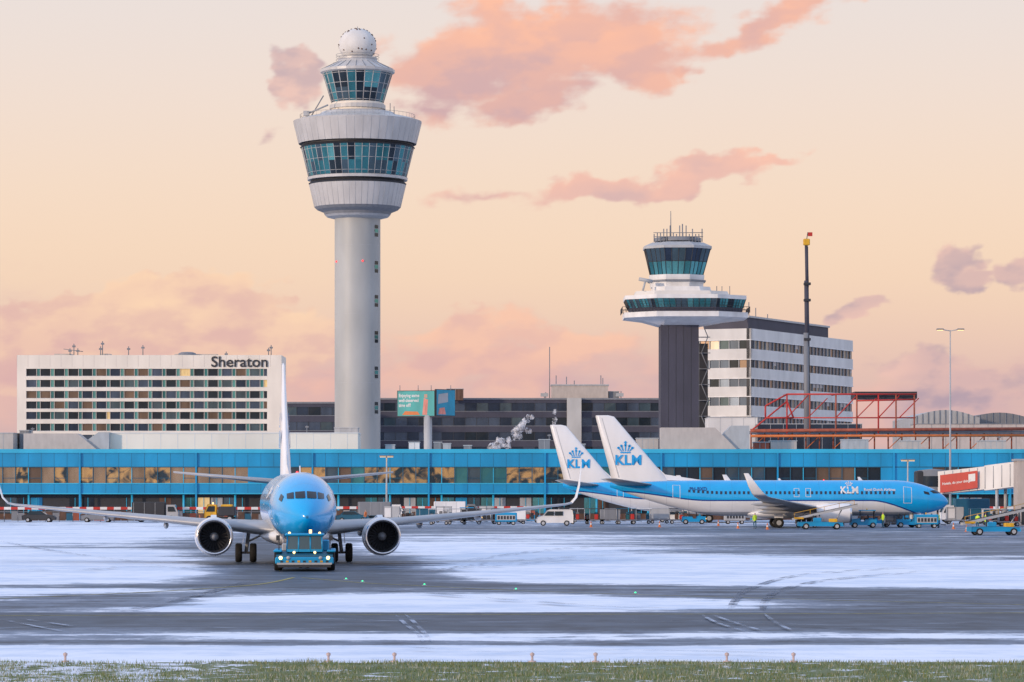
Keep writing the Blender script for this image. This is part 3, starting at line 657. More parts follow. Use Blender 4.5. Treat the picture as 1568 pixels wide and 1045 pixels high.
for y in(-.94,.94): m.quad([(cabx0,y,1.0),(cabx1,y,1.0),(cabx1-.07,y*.96,1.84),(cabx0,y*.96,1.84)],'gmid')
for y in(-1.25,-.85,.85,1.25): m.lathe((2.84,y,.70),[(.10,0),(.09,.04),(.01,.05)],'head' if abs(y)>1 else 'lgrey',12,axis='x')
for y in(-.55,.55): m.lathe((2.42,y,.98),[(.06,-.03),(.07,.03),(.01,.05)],'head',10,axis='x')
for y in(-.8,.8): m.lathe((1.95,y,2.0),[(.06,-.06),(.07,.08),(.02,.1)],'lamp',8,axis='x')
m.lathe((.6,.3,1.97),[(.08,0),(.08,.18),(.01,.2)],'lamp',10)
for i in range(-4,5): m.bx(2.85,2.856,i*.3-.07,i*.3+.07,.46,.56,'yellow' if i%2 else 'dark')
m.cb((1.0,.35,1.25),(.4,.5,.5),'dark',.08); m.cb((1.0,-.35,1.25),(.4,.5,.5),'orange',.08)
m.cb((-.9,.9,1.3),(1.2,.8,.6),'blue',.06); m.cb((-1.2,-.95,1.2),(1.4,.6,.4),'lgrey',.05); m.cyl((-2.4,-1.2,1.0),(-2.4,-1.2,1.9),.05,'steel')
m.cyl((2.3,-1.35,1.0),(2.3,-1.35,1.65),.03,'dark',n=6); m.cb((2.3,-1.4,1.75),(.05,.2,.28),'dark'); m.cyl((2.3,1.35,1.0),(2.3,1.35,1.65),.03,'dark',n=6); m.cb((2.3,1.4,1.75),(.05,.2,.28),'dark')
m.make((X(467,175.5),175.5,.02),math.radians(-90+3))

def person(px,py,vest='hiviz',rot=0,nm='ground_crew_worker'):
    me=bpy.data.meshes.new('p')
    vs=[(0,0,.95),(0,0,1.2),(0,0,1.42),(0,0,1.52),(0,.0,1.60),(0,.01,1.74),(.1,0,.88),(.12,.02,.5),(.13,-.02,.08),(.13,.12,.03),(-.1,0,.88),(-.11,.08,.5),(-.12,-.06,.08),(-.12,.08,.03),
        (.19,0,1.4),(.24,.02,1.14),(.24,.18,.95),(.24,.24,.90),(-.19,0,1.4),(-.25,.0,1.13),(-.25,.1,.9),(-.25,.13,.83)]
    es=[(0,1),(1,2),(2,3),(3,4),(4,5),(0,6),(6,7),(7,8),(8,9),(0,10),(10,11),(11,12),(12,13),(2,14),(14,15),(15,16),(16,17),(2,18),(18,19),(19,20),(20,21)]
    rad=[.15,.15,.16,.06,.085,.08,.10,.07,.05,.05,.10,.07,.05,.05,.075,.055,.042,.04,.075,.055,.042,.04]
    me.from_pydata(vs,es,[]); o=bpy.data.objects.new('p',me); sc.collection.objects.link(o)
    md=o.modifiers.new('s','SKIN'); md.use_smooth_shade=True
    for i,r in enumerate(rad): me.skin_vertices[0].data[i].radius=(r,r*.8); me.skin_vertices[0].data[i].use_root=(i==0)
    ss=o.modifiers.new('u','SUBSURF'); ss.levels=1; ss.render_levels=1
    dg=bpy.context.evaluated_depsgraph_get(); m2=bpy.data.meshes.new_from_object(o.evaluated_get(dg)); bpy.data.objects.remove(o)
    m2.materials.clear()
    for k in('dblue',vest,'skin','dark'): m2.materials.append(M[k])
    for p in m2.polygons:
        c=p.center; z=c.z; i=0
        if z>.85 and (z<1.5): i=1
        if abs(c.x)>.2 and z<.93: i=2
        if z>=1.5: i=2
        if z>1.7 or(z>1.6 and c.y<-.03): i=3
        if z<.1: i=3
        p.material_index=i
    m2.name=nm; D=GD(py); q=bpy.data.objects.new(nm,m2); sc.collection.objects.link(q); q.location=(X(px,D),D,0); q.rotation_euler=(0,0,rot)
person(1497,812,rot=2.5); person(1509,811,rot=-1.5); person(1437,809,rot=1); person(1156,810,rot=.5); person(1352,808.5,rot=2)
person(560,802,'orange',rot=1)

# ---------------------------------------------------------------- pier building
D0=455.; k=D0/F
m=MB('airport_pier_building')
zc_=[Z(y,D0) for y in(688,694,716,740,757,797)]
x0,x1=-125,125
m.bx(x0,x1,D0+1.8,D0+22,0,zc_[0]-.1,'dark')
m.bx(x0,x1,D0-.15,D0+22,zc_[1],zc_[0],'blue2')
m.bx(x0,x1,D0,D0+1.8,zc_[2],zc_[1],'blue')
m.bx(x0,x1,D0,D0+1.8,zc_[4],zc_[3],'blue')
m.bx(x0,x1,D0-.06,D0,zc_[3]-.14,zc_[3],'blue2'); m.bx(x0,x1,D0-.06,D0,zc_[4],zc_[4]+.16,'blue2'); m.bx(x0,x1,D0-.04,D0,zc_[2],zc_[2]+.1,'dblue')
rr=random.Random(3)
def solid(px): return 375<px<432 or 1342<px<1432
x=x0
i=0
while x<x1:
    px=784+(x+.9)/k
    if solid(px): m.bx(x,x+1.8,D0+.002,D0+1.5,zc_[3],zc_[2],'blue')
    else:
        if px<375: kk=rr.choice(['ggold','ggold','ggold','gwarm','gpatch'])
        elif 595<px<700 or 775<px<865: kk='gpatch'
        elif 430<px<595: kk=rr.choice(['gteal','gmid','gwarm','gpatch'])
        elif px<1000: kk=rr.choice(['gteal','gdark','gmid','gteal'])
        else: kk=rr.choice(['gdark','gdark','gmid','gwarm'])
        d=.35+rr.uniform(-.004,.004)
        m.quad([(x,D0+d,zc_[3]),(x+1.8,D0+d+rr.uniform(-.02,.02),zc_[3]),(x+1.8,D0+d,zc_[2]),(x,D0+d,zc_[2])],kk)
        m.bx(x-.05,x+.05,D0+.1,D0+.34,zc_[3],zc_[2],'dblue' if i%4 else 'blue2')
        if i%2==0: m.bx(x+.06,x+1.74,D0+.2,D0+.33,(zc_[2]*.3+zc_[3]*.7),(zc_[2]*.3+zc_[3]*.7)+.07,'dblue')
    m.bx(x-.02,x+.02,D0-.012,D0-.001,zc_[2]+.1,zc_[1],'dblue'); m.bx(x-.02,x+.02,D0-.012,D0-.001,zc_[4]+.17,zc_[3]-.15,'dblue')
    if rr.random()<.8:
        kk=rr.choice(['gteal','gmid','gteal2','dark','gdark','winlit' if rr.random()<.3 else 'gmid','blue','lgrey','brown'])
        m.quad([(x+.1,D0+1.75,.9),(x+1.7,D0+1.75,.9),(x+1.7,D0+1.75,3.1),(x+.1,D0+1.75,3.1)],kk)
        m.bx(x+.85,x+.93,D0+1.68,D0+1.74,.9,3.1,'blue2')
    if i%4==0: m.cyl((x,D0+.5,0),(x,D0+.5,zc_[4]),.16,'blue2')
    if i%9==0:
        m.bx(x-.12,x+.12,D0-.3,D0-.16,0,zc_[1],'blue')
    x+=1.8; i+=1
m.bx(x0,x1,D0+1.6,D0+1.79,0,.85,'brown')
m.make()
def roofbox(name,pa,pb,ytop,ybot,D,dep,k,ribs=0,kr='lgrey'):
    m=MB(name); xa,xb=X(pa,D),X(pb,D); z1,z0=Z(ytop,D),Z(ybot,D)
    m.bx(xa,xb,D,D+dep,z0,z1,k); m.bx(xa-.08,xb+.08,D-.08,D+dep+.08,z1,z1+.12,kr)
    if ribs:
        n=int((xb-xa)/ribs)
        for i in range(1,n+1): m.bx(xa+i*ribs-.03,xa+i*ribs+.03,D-.03,D-.001,z0,z1-.001,kr)
    return m.make()
zr=zc_[0]
roofbox('rooftop_gallery',168,548,664,688.3,462,8,'cream',2.4,'white'); roofbox('rooftop_plant_room',-60,20,664,688.3,462,8,'beige',2)
m=MB('rooftop_air_duct'); D=460
p=[(36,690),(36,664),(118,664),(150,690)]
m.loft([[(X(a,D),D+d,Z(b_,D)) for a,b_ in p] for d in(0,4)],'beige',cap=True)
p=[(110,690),(150,662),(166,662),(166,690)]; m.loft([[(X(a,D),D+.6+d,Z(b_,D)) for a,b_ in p] for d in(0,4)],'lgrey',cap=True); m.make()
m=MB('rooftop_air_duct'); p=[(1012,690),(1012,655),(1095,655),(1130,690)]
m.loft([[(X(a,D),D+d,Z(b_,D)) for a,b_ in p] for d in(0,4)],'beige',cap=True)
p=[(1085,690),(1120,652),(1148,652),(1148,690)]; m.loft([[(X(a,D),D+.6+d,Z(b_,D)) for a,b_ in p] for d in(0,4)],'lgrey',cap=True); m.make()
for a,b_,yt,kk in[(512,548,656,'lgrey'),(626,642,678,'white'),(664,676,678,'grey'),(678,690,680,'lgrey'),(825,842,674,'grey'),(975,1008,672,'beige'),(955,972,678,'grey'),(1018,1052,662,'beige'),(1155,1178,678,'rust'),(30,44,660,'grey'),(1500,1540,676,'beige'),(1180,1220,676,'beige'),(1290,1330,674,'lgrey'),(1380,1410,676,'beige'),(710,722,683,'grey'),(590,604,682,'lgrey'),(880,896,681,'grey')]:
    roofbox('rooftop_vent_unit',a,b_,yt,688.3,466,3,kk,.8)
m=MB('red_steel_structure'); D=480
def beam(a,b_,c,d_,r=.13,kk='red',DD=480,D2=None): m.cyl((X(a,DD),DD,Z(b_,DD)),(X(c,D2 or DD),D2 or DD,Z(d_,D2 or DD)),r,kk,n=6)
for DD in(478,486):
    beam(1172,622,1205,604,DD=DD); beam(1205,604,1402,604,DD=DD); beam(1172,622,1172,640,DD=DD); beam(1150,660,1205,615,DD=DD); beam(1205,615,1215,640,DD=DD); beam(1172,640,1215,640,DD=DD)
    for a in(1205,1240,1280,1312,1345,1372,1400): beam(a,603,a,664,.12,'red' if a%2 else 'rust',DD)
    for a in(1205,1280,1345): beam(a,640,a+32,606,.09,DD=DD); beam(a+32,640,a+62,610,.08,DD=DD)
    beam(1150,660,1570,657,.25,'rust',DD); beam(1150,668,1600,667,.2,'orange',DD); beam(1215,640,1402,640,.1,DD=DD); beam(1312,614,1402,612,.12,DD=DD)
for a in range(1150,1620,21): beam(a,657,a,690,.11,'rust'); 
for a in range(1150,1600,42): beam(a,688,a+21,668,.07,'orange')
for a in(1205,1280,1345,1400): m.cyl((X(a,480),478,Z(604,480)),(X(a,480),486,Z(604,480)),.1,'red',n=6)
m.bx(X(1308,480),X(1403,480),479,485,Z(611,480),Z(600,480)-.02,'dark')
m.bx(X(1150,480),X(1620,480),479,487,Z(664,480),Z(660,480),'grey'); m.make()
m=MB('mobile_crane_boom'); D=500
xx=X(1236,D)
for za,zb,ra,rb,kk in((690,510,.48,.42,'grey'),(530,430,.36,.32,'navy'),(440,375,.27,.24,'navy')): m.cyl((xx,D,Z(za,D)),(xx-.15,D,Z(zb,D)),ra,kk,rb,n=8)
m.cb((xx-.1,D,Z(371,D)),(1.0,.7,1.0),'yellow',.1); m.cyl((xx-.1,D,Z(368,D)),(xx+.1,D,Z(356,D)),.06,'dark'); m.cb((xx+.45,D,Z(359,D)),(.7,.06,.6),'red')
m.cyl((xx+.55,D,Z(690,D)),(xx+.1,D,Z(378,D)),.05,'dark',n=5)
for y in(520,460,435): m.cb((xx,D,Z(y,D)),(1.05,1.0,.4),'dark',.05)
m.make()
def lampmast(px,D,ytop,arm):
    m=MB('street_lamp'); x=X(px,D); zt=Z(ytop,D)
    m.cyl((x,D,0),(x,D,zt),.18,'lgrey',.08,n=10); m.lathe((x,D,0),[(.4,0),(.4,.3),(.25,.35)],'grey',10)
    for s in(-1,1):
        m.cyl((x,D,zt-.1),(x+s*arm,D,zt+.15),.06,'lgrey',n=6); m.cb((x+s*(arm+.1),D-.15,zt+.12),(.95,.6,.22),'grey',.05); m.bx(x+s*(arm+.1)-.4,x+s*(arm+.1)+.4,D-.4,D+.1,zt-.02,zt+.008,'lamp')
    m.make()
lampmast(1455,445,506,1.3)
for px,yt in[(592,700),(1390,706)]: lampmast(px,446,yt,.4)

m=MB('jet_bridge')
a0=Vector((X(1447,398),398,0)); b0=Vector((X(1700,386),386,0)); dd=(b0-a0).normalized(); Lg=(b0-a0).length; nn=Vector((-dd.y,dd.x,0))
def tun(t0,t1,za0,za1,hh,wd,kk):
    R=[]
    for t,zb in((t0,za0),(t1,za1)):
        c=a0+dd*t; R.append([c-nn*wd+Vector((0,0,zb)),c+nn*wd+Vector((0,0,zb)),c+nn*wd+Vector((0,0,zb+hh)),c-nn*wd+Vector((0,0,zb+hh))])
    m.loft(R,kk,cap=True)
za=Z(757,397)
tun(-.3,6,za,za+.6,2.75,1.35,'white'); tun(6,13,za+.45,za+1.25,3.0,1.55,'white'); tun(13,Lg,za+1.1,za+1.7,3.25,1.75,'offwhite')
for t in np.arange(.6,Lg,1.1):
    wd=1.35 if t<6 else 1.55 if t<13 else 1.75; zb=za+t*.1+.0; c=a0+dd*t-nn*(wd+.02)
    m.cyl(c+Vector((0,0,zb+.05)),c+Vector((0,0,zb+2.7)),.05,'lgrey',n=5)
c=a0-dd*1.6; m.lathe((c.x,c.y,za-.1),[(1.9,0),(1.9,3.0),(0.01,3.2)],'grey',20); m.lathe((c.x,c.y,za),[(1.93,.9),(1.93,2.2)],'gdark',20)
m.cb((c.x-1.7,c.y,za+1.4),(1.0,2.6,2.9),'dark',.15)
n2=nn*(-1.62); 
def ap(t,z,o=0): c=a0+dd*t+n2-nn*(.12+o); return (c.x,c.y,z)
m.quad([ap(.2,za+.15),ap(5.2,za+.75),ap(5.2,za+2.85),ap(.2,za+2.3)],'red')
vs,fs=text_geo('Hotels, do your thing?',.42,.01); m.add([ap(.5+u,za+1.1+v+u*.11,.02) for u,v in vs],fs,'white')
m.quad([ap(4.0,za+1.5,.02),ap(4.9,za+1.6,.02),ap(4.9,za+2.5,.02),ap(4.0,za+2.4,.02)],'white')
for t,kk in((7.5,'lgrey'),(14,'conc')):
    c=a0+dd*t
    for s in(-1,1): m.cyl((c+nn*s*1.2)+Vector((0,0,.5)),(c+nn*s*1.2)+Vector((0,0,za+.9)),.2,kk)
    m.cyl(c-nn*1.4+Vector((0,0,.9)),c+nn*1.4+Vector((0,0,.9)),.18,kk)
    for s in(-1,1): m.lathe((c.x+nn.x*s*1.3,c.y+nn.y*s*1.3,.5),[(.02,-.2),(.5,-.2),(.5,.2),(.02,.2)],'black',16,axis='y')
c=a0+dd*10; m.cyl(c+nn*1.6+Vector((0,0,0)),c+nn*1.6+Vector((0,0,9)),.05,'steel')
m.make()
m=MB('stair_tower'); D=384; m.bx(X(1558,D),X(1600,D),D,D+3,0,Z(706,D),'beige')
m.bx(X(1555,D),X(1605,D),D-.1,D+3.1,Z(706,D),Z(703,D),'lgrey'); m.bx(X(1564,D),X(1590,D),D-.02,D-.005,.1,2.2,'dark'); m.make()

def fence(pa,pb,D):
    m=MB('barrier_fence'); xa,xb=X(pa,D),X(pb,D); x=xa; i=0; rf=random.Random(int(pa))
    while x<xb:
        m.bx(x,x+.9,D,D+.12,1.6,1.95,'red' if i%2 else 'white')
        if i%2==0: m.cyl((x,D+.2,0),(x,D+.2,1.6),.05,'steel',n=6)
        if rf.random()<.85: m.bx(x+.05,x+.85,D+.15,D+.2,.15,rf.uniform(1.0,1.45),rf.choice(['brown','brown','brown','beige','grey','dblue','rust']))
        x+=.9; i+=1
    m.bx(xa,xb,D+.22,D+.26,.3,.36,'steel'); m.bx(xa,xb,D+.22,D+.26,1.3,1.36,'steel'); m.make()
fence(-120,402,428); fence(515,600,440); fence(600,820,446); fence(1480,1700,440)
cm=MB('traffic_cone'); cm.bx(-.2,.2,-.2,.2,0,.04,'orange'); cm.lathe((0,0,0.04),[(.14,0),(.1,.25)],'orange',10); cm.lathe((0,0,0.04),[(.1,.25),(.075,.4)],'white',10); cm.lathe((0,0,.04),[(.075,.4),(.03,.65),(.0,.66)],'orange',10)
c0=None
for px,py in[(1175,811.5),(905,808),(1100,806),(1460,811),(1130,810),(1480,815),(1010,808),(560,812)]:
    D=GD(py)
    if c0 is None: c0=cm.make((X(px,D),D,.03))
    else: dup(c0,(X(px,D),D,.03))

# ---------------------------------------------------------------- hotel
D=900; m=MB('hotel_building'); xa,xb=X(26,D),X(431,D)
zt=Z(544,D); m.bx(xa,xb,D+1,D+18,0,zt-.02,'cream')
wa,wb=X(40,D),X(409,D)
ww=[(565,576),(582,593),(599,610),(615,626),(631,642),(649,660),(666,677)]
m.bx(xa,wa,D,D+1,0,zt,'cream'); m.bx(wb,xb,D,D+1,0,zt,'cream'); prev=zt
for ya,yb in ww:
    za_,zb_=Z(ya,D),Z(yb,D); m.bx(wa,wb,D,D+1,za_,prev,'cream'); prev=zb_
    m.bx(wa,wb,D-.05,D-.001,zb_-.12,zb_,'white')
    x=wa; i=0
    while x<wb-.1:
        wd=1.0 if i%2 else 2.85; e=min(x+wd,wb)
        kk=rr.choice(['gteal','gteal2']) if i%2 else rr.choice(['gdark','gdark','gblue','gmid','gdark','gblue2','gwarm'])
        if rr.random()<.008: kk='winlit'
        m.quad([(x,D+.6,zb_),(e,D+.6,zb_),(e,D+.6,za_),(x,D+.6,za_)],kk); m.bx(x-.08,x+.08,D+.3,D+.59,zb_,za_,'beige')
        x=e; i+=1
m.bx(wa,wb,D,D+1,0,prev,'cream')
for i in range(24):
    x=xa+(xb-xa)*i/24; m.bx(x-.03,x+.03,D-.02,D-.001,Z(562,D),zt-.05,'beige')
vs,fs=text_geo('Sheraton',4.6,.07); wd=max(v[0] for v in vs); s_=(X(410,D)-X(323,D))/wd
m.add([(X(323,D)+u*s_,D-.25,Z(562,D)+v*s_*.95) for u,v in vs],fs,'dark')
for a,b_,yt in[(80,105,541),(265,330,541.5),(150,165,541)]: m.bx(X(a,D),X(b_,D),D+4,D+10,zt-.05,Z(yt,D),'beige')
m.lathe((X(285,D),D+3,zt),[(2.6,0),(2.4,.6),(1.6,.9),(.01,1.0)],'grey',20)
for a,yt in[(105,533),(111,526),(117,533),(155,522),(195,530),(217,528),(410,532),(414,528),(345,538),(152,530)]:
    m.cyl((X(a,D),D+3,zt),(X(a,D),D+3,Z(yt,D)),.14,'grey',n=5); m.cb((X(a,D),D+3,Z(yt+4,D)),(.9,.3,.5),'grey')
m.cyl((X(95,D),D+3,Z(534,D)),(X(125,D),D+3,Z(538,D)),.1,'grey',n=5); m.make()

# ---------------------------------------------------------------- main control tower
D=685; s=F/D; m=MB('air_traffic_control_tower'); cx,cy=X(547.5,D),D
def zz(y): return Z(y,D)
def r_(p): return p/s
m.lathe((cx,cy,0),[(r_(35),0),(r_(35),zz(335)),],'towershaft',48)
for z in np.arange(12,zz(345),7.2): m.lathe((cx,cy,z),[(r_(35)+.012,0),(r_(35)+.012,.06)],'lgrey',48)
m.lathe((cx,cy,0),[(r_(35),zz(336)),(r_(47),zz(333)),(r_(50),zz(330))],'lgrey',48,False)
m.lathe((cx,cy,0),[(r_(50),zz(330)),(r_(52),zz(326)),(r_(62),zz(322)),(r_(66),zz(318))],'grey',48,False)
def panels(ra,ya,rb,yb,n=48):
    m.lathe((cx,cy,0),[(r_(ra),zz(ya)),(r_(rb),zz(yb))],'towerpanel',n,True)
    for i in range(n):
        a=2*math.pi*i/n; m.cyl((cx+(r_(ra)+.0)*math.cos(a),cy+r_(ra)*math.sin(a),zz(ya)),(cx+r_(rb)*math.cos(a),cy+r_(rb)*math.sin(a),zz(yb)),.04,'lgrey',n=4)
panels(66,318,74,284)
m.lathe((cx,cy,0),[(r_(74),zz(284)),(r_(75),zz(282)),(r_(72),zz(280)),(r_(70),zz(276))],'dark',48,False)
m.lathe((cx,cy,0),[(r_(70),zz(277)),(r_(76.5),zz(277)),(r_(77),zz(273)),(r_(74),zz(272))],'towerpanel',48,False)
def winring(ra,ya,rb,yb,n,mats,bars=(.12,.55,.9),mr=.07,kk='lgrey'):
    za_,zb_=zz(ya),zz(yb); rnd=random.Random(int(ra)); last=None
    for i in range(n):
        a,b2=2*math.pi*i/n,2*math.pi*(i+1)/n
        P_=[Vector((cx+r*math.cos(t),cy+r*math.sin(t),z)) for t,r,z in((a,r_(ra),za_),(b2,r_(ra),za_),(b2,r_(rb),zb_),(a,r_(rb),zb_))]
        fr=[0]+[.45]+[1]
        for q in range(2):
            A_,B_=P_[0].lerp(P_[3],fr[q]),P_[1].lerp(P_[2],fr[q]); C_,D_=P_[1].lerp(P_[2],fr[q+1]),P_[0].lerp(P_[3],fr[q+1]); m.quad([A_,B_,C_,D_],rnd.choice(mats))
        m.cyl(P_[0],P_[3],mr,kk,n=5)
        for f in bars:
            A_=P_[0].lerp(P_[3],f); B_=P_[1].lerp(P_[2],f); m.cyl(A_,B_,mr*.8,kk,n=4)
winring(75,272,86,228,48,['gteal','gteal2','gteal','gmid','gdark'])
m.lathe((cx,cy,0),[(r_(86),zz(228)),(r_(88),zz(227)),(r_(85),zz(224)),(r_(85),zz(221))],'dark',48,False)
m.lathe((cx,cy,0),[(r_(85),zz(221.5)),(r_(90),zz(221.5))],'dark',48,False)
panels(90,221.5,98,189)
m.lathe((cx,cy,0),[(r_(98),zz(189)),(r_(98.5),zz(187)),(r_(94),zz(186)),(r_(86),zz(183)),(r_(60),zz(177)),(r_(55),zz(173)),(r_(41),zz(172))],'towerpanel',48,False)
m.lathe((cx,cy,0),[(r_(41),zz(172)),(r_(41),zz(160)),(r_(39),zz(158))],'cream',32,False)
m.lathe((cx,cy,0),[(r_(42),zz(168)),(r_(43),zz(168)),(r_(43),zz(162)),(r_(41),zz(162))],'towerpanel',32,False)
winring(39.5,158,53,114,24,['gteal','gdark','gmid','gteal2','gdark'],(.05,.3,.62,.95),.1)
m.lathe((cx,cy,0),[(r_(53),zz(114)),(r_(57),zz(112)),(r_(57),zz(108)),(r_(50),zz(105)),(r_(32),zz(96)),(r_(30),zz(93)),(r_(30),zz(89)),(r_(20),zz(88))],'towerpanel',24,False)
for i in range(24):
    a=2*math.pi*i/24; m.cyl((cx+r_(57)*math.cos(a),cy+r_(57)*math.sin(a),zz(108)),(cx+r_(32)*math.cos(a),cy+r_(32)*math.sin(a),zz(96)),.06,'grey',n=4)
for dz in(0,.6,1.1): m.lathe((cx,cy,zz(93)+dz),[(r_(33),0),(r_(33.4),.05),(r_(33),.08)],'steel',24)
m.sphere((cx,cy,zz(70)),r_(29),'offwhite',32,.9)
rnd=random.Random(5)
for i in range(70):
    a=rnd.uniform(0,6.28); e=rnd.uniform(-.6,1.3); R0=r_(29)-.04; c=Vector((math.cos(e)*math.cos(a),math.cos(e)*math.sin(a),math.sin(e)*.9)); m.sphere(tuple(Vector((cx,cy,zz(70)))+c*R0),.17,'brown',8)
m.cyl((cx,cy,zz(46)),(cx,cy,zz(41)),.06,'grey',n=5)
m.cyl((X(480,D),cy-6,zz(182)),(X(498,D),cy-6,zz(152)),.13,'grey',n=5); m.cyl((X(470,D),cy-6,zz(181)),(X(505,D),cy-6,zz(166)),.18,'lgrey',n=5); m.cb((X(472,D),cy-6,zz(179)),(1.2,1,1.0),'lgrey')
for i in range(60):
    a=2*math.pi*i/60; m.cyl((cx+r_(88)*math.cos(a),cy+r_(88)*math.sin(a),zz(184)),(cx+r_(88)*math.cos(a),cy+r_(88)*math.sin(a),zz(184)+.9),.03,'steel',n=4)
m.lathe((cx,cy,zz(184)+.9),[(r_(88),0),(r_(88.4),.04),(r_(88),.07)],'steel',48)
for a,yt in[(512,98),(598,160),(604,165)]: m.cyl((X(a,D),cy-2,zz(180) if a>590 else zz(108)),(X(a,D),cy-2,zz(yt)),.08,'grey',n=5)
for y in(356,411,463,518,572,626):
    ang=math.radians(-32)
    xw=cx+(r_(35)+.03)*math.cos(ang); yw=cy+(r_(35)+.03)*math.sin(ang); t=Vector((-math.sin(ang),math.cos(ang),0))
    for f in range(3):
        z1_=zz(y+8)+f*.85
        m.quad([Vector((xw,yw,z1_))-t*.6,Vector((xw,yw,z1_))+t*.6,Vector((xw,yw,z1_+.72))+t*.6,Vector((xw,yw,z1_+.72))-t*.6],'gdark' if f!=1 else 'gteal')
for a in(516,557): 
    dx=X(a,D)-cx; m.sphere((cx+dx*1.0,cy-math.sqrt(max(0,r_(35.5)**2-dx*dx)),zz(402)),.2,'redl',8)
m.make()

# ---------------------------------------------------------------- old tower
D=640; s=F/D; m=MB('old_control_tower'); cx,cy=X(1040,D),D+5
xa,xb=X(1012,D),X(1070,D)
m.bx(xa,xb,D,D+10,0,zz(494),'navy')
for x in np.linspace(xa,xb,6)[1:-1]: m.bx(x-.04,x+.04,D-.03,D-.001,0,zz(497),'dark')
def oct_(pa,pb,ry,z,ch=.3,sx=0):
    a,b_=X(pa,D),X(pb,D); w_=(b_-a); c=ch*w_; c2=ch*2*ry
    return [(a+c,cy-ry,z),(b_-c,cy-ry,z),(b_,cy-ry+c2,z),(b_,cy+ry-c2,z),(b_-c,cy+ry,z),(a+c,cy+ry,z),(a,cy+ry-c2,z),(a,cy-ry+c2,z)]
m.loft([oct_(1010,1074,5.2,zz(498),.1),oct_(985,1112,8.5,zz(491),.25),oct_(956,1145,11,zz(487),.25),oct_(956,1145,11,zz(479),.25)],'white',cap=True)
def glazed(A8,B8,mats,nl,ns,split=0,mat2=None,kk='dark'):
    rd=random.Random(4)
    for i in range(8):
        j=(i+1)%8; n_=nl if (Vector(A8[i])-Vector(A8[j])).length>6 else ns
        for t in range(n_):
            q=[Vector(A8[i]).lerp(Vector(A8[j]),t/n_),Vector(A8[i]).lerp(Vector(A8[j]),(t+1)/n_),Vector(B8[i]).lerp(Vector(B8[j]),(t+1)/n_),Vector(B8[i]).lerp(Vector(B8[j]),t/n_)]
            m.quad(q,rd.choice(mats)); m.cyl(q[0],q[3],.08,kk,n=4)
m.loft([oct_(968,1136,9.4,zz(479)+.001,.25),oct_(964,1138,9.7,zz(472),.25)],'navy',cap=True)
glazed(oct_(964,1138,9.7,zz(472)+.01,.25),oct_(958,1142,10.2,zz(459),.25),['gteal','gteal2','gteal','gmid','gdark'],10,6)
m.loft([oct_(957,1143,10.3,zz(459)+.001,.25),oct_(957,1143,10.3,zz(453),.25)],'white',cap=True)
m.loft([oct_(972,1118,7,zz(453)+.001,.2),oct_(974,1114,7,zz(446),.2)],'offwhite',cap=True)
m.loft([oct_(1000,1090,6,zz(446)+.001,.2),oct_(1000,1088,6,zz(439),.2)],'white',cap=True)
m.loft([oct_(998,1078,4.6,zz(439)+.001,.28),oct_(996,1080,5,zz(420),.28)],'white',cap=True)
m.loft([oct_(1000,1076,4.6,zz(431),.28),oct_(994,1082,5.3,zz(430.5),.28),oct_(994,1082,5.3,zz(428),.28),oct_(1000,1076,4.6,zz(427.5),.28)],'grey')
RA=oct_(998,1078,4.8,zz(420)+.01,.28); RB=oct_(989,1089,6.2,zz(380),.28)
rd=random.Random(2)
for i in range(8):
    j=(i+1)%8; n_=4 if (Vector(RA[i])-Vector(RA[j])).length>3.6 else 2
    for t in range(n_):
        q=[Vector(RA[i]).lerp(Vector(RA[j]),t/n_),Vector(RA[i]).lerp(Vector(RA[j]),(t+1)/n_),Vector(RB[i]).lerp(Vector(RB[j]),(t+1)/n_),Vector(RB[i]).lerp(Vector(RB[j]),t/n_)]
        lo=[q[0],q[1],q[1].lerp(q[2],.5),q[0].lerp(q[3],.5)]; hi=[lo[3],lo[2],q[2],q[3]]
        m.quad(lo,rd.choice(['gteal2','gteal','gteal2'])); m.quad(hi,rd.choice(['gblue','gmid'])); m.cyl(q[0],q[3],.1,'dark',n=4); m.cyl(lo[3],lo[2],.07,'dark',n=4)
m.loft([oct_(987,1091,6.4,zz(380),.28),oct_(987,1091,6.4,zz(376),.28),oct_(1000,1078,5,zz(370),.28)],'lgrey',cap=True)
m.lathe((cx,cy,0),[(r_(36),zz(368)),(r_(36),zz(362)),(.1,zz(361))],'grey',16)
rnd=random.Random(9)
for i in range(16):
    a=X(1002+i*4.9,D); m.cyl((a,cy-4,zz(370)),(a,cy-4,zz(rnd.choice([345,350,356,358]))),.11,'grey',n=5)
for y in(362,356): m.cyl((X(1001,D),cy-4,zz(y)),(X(1077,D),cy-4,zz(y)),.09,'grey',n=4)
m.cyl((X(1029,D),cy,zz(370)),(X(1029,D),cy,zz(320)),.14,'grey',.06,n=6); m.cyl((X(1047,D),cy,zz(370)),(X(1047,D),cy,zz(340)),.12,'grey',n=6)
m.cyl((X(978,D),cy-6,zz(428)),(X(999,D),cy-6,zz(432)),.35,'lgrey'); m.cyl((X(984,D),cy-6,zz(446)),(X(988,D),cy-6,zz(430)),.2,'lgrey')
R_=oct_(953,1148,11.4,zz(479),.25)
for i in range(8):
    A_,B_=Vector(R_[i]),Vector(R_[(i+1)%8]); 
    for h in(.5,1.1): m.cyl(A_+Vector((0,0,h)),B_+Vector((0,0,h)),.05,'dark',n=4)
    for t in range(10): q=A_.lerp(B_,t/10); m.cyl(q,q+Vector((0,0,1.1)),.05,'dark',n=4)
for a in(1100,1108,1120): m.cyl((X(a,D),cy,zz(455)),(X(a,D),cy,zz(436)),.09,'grey',n=4)
m.make()

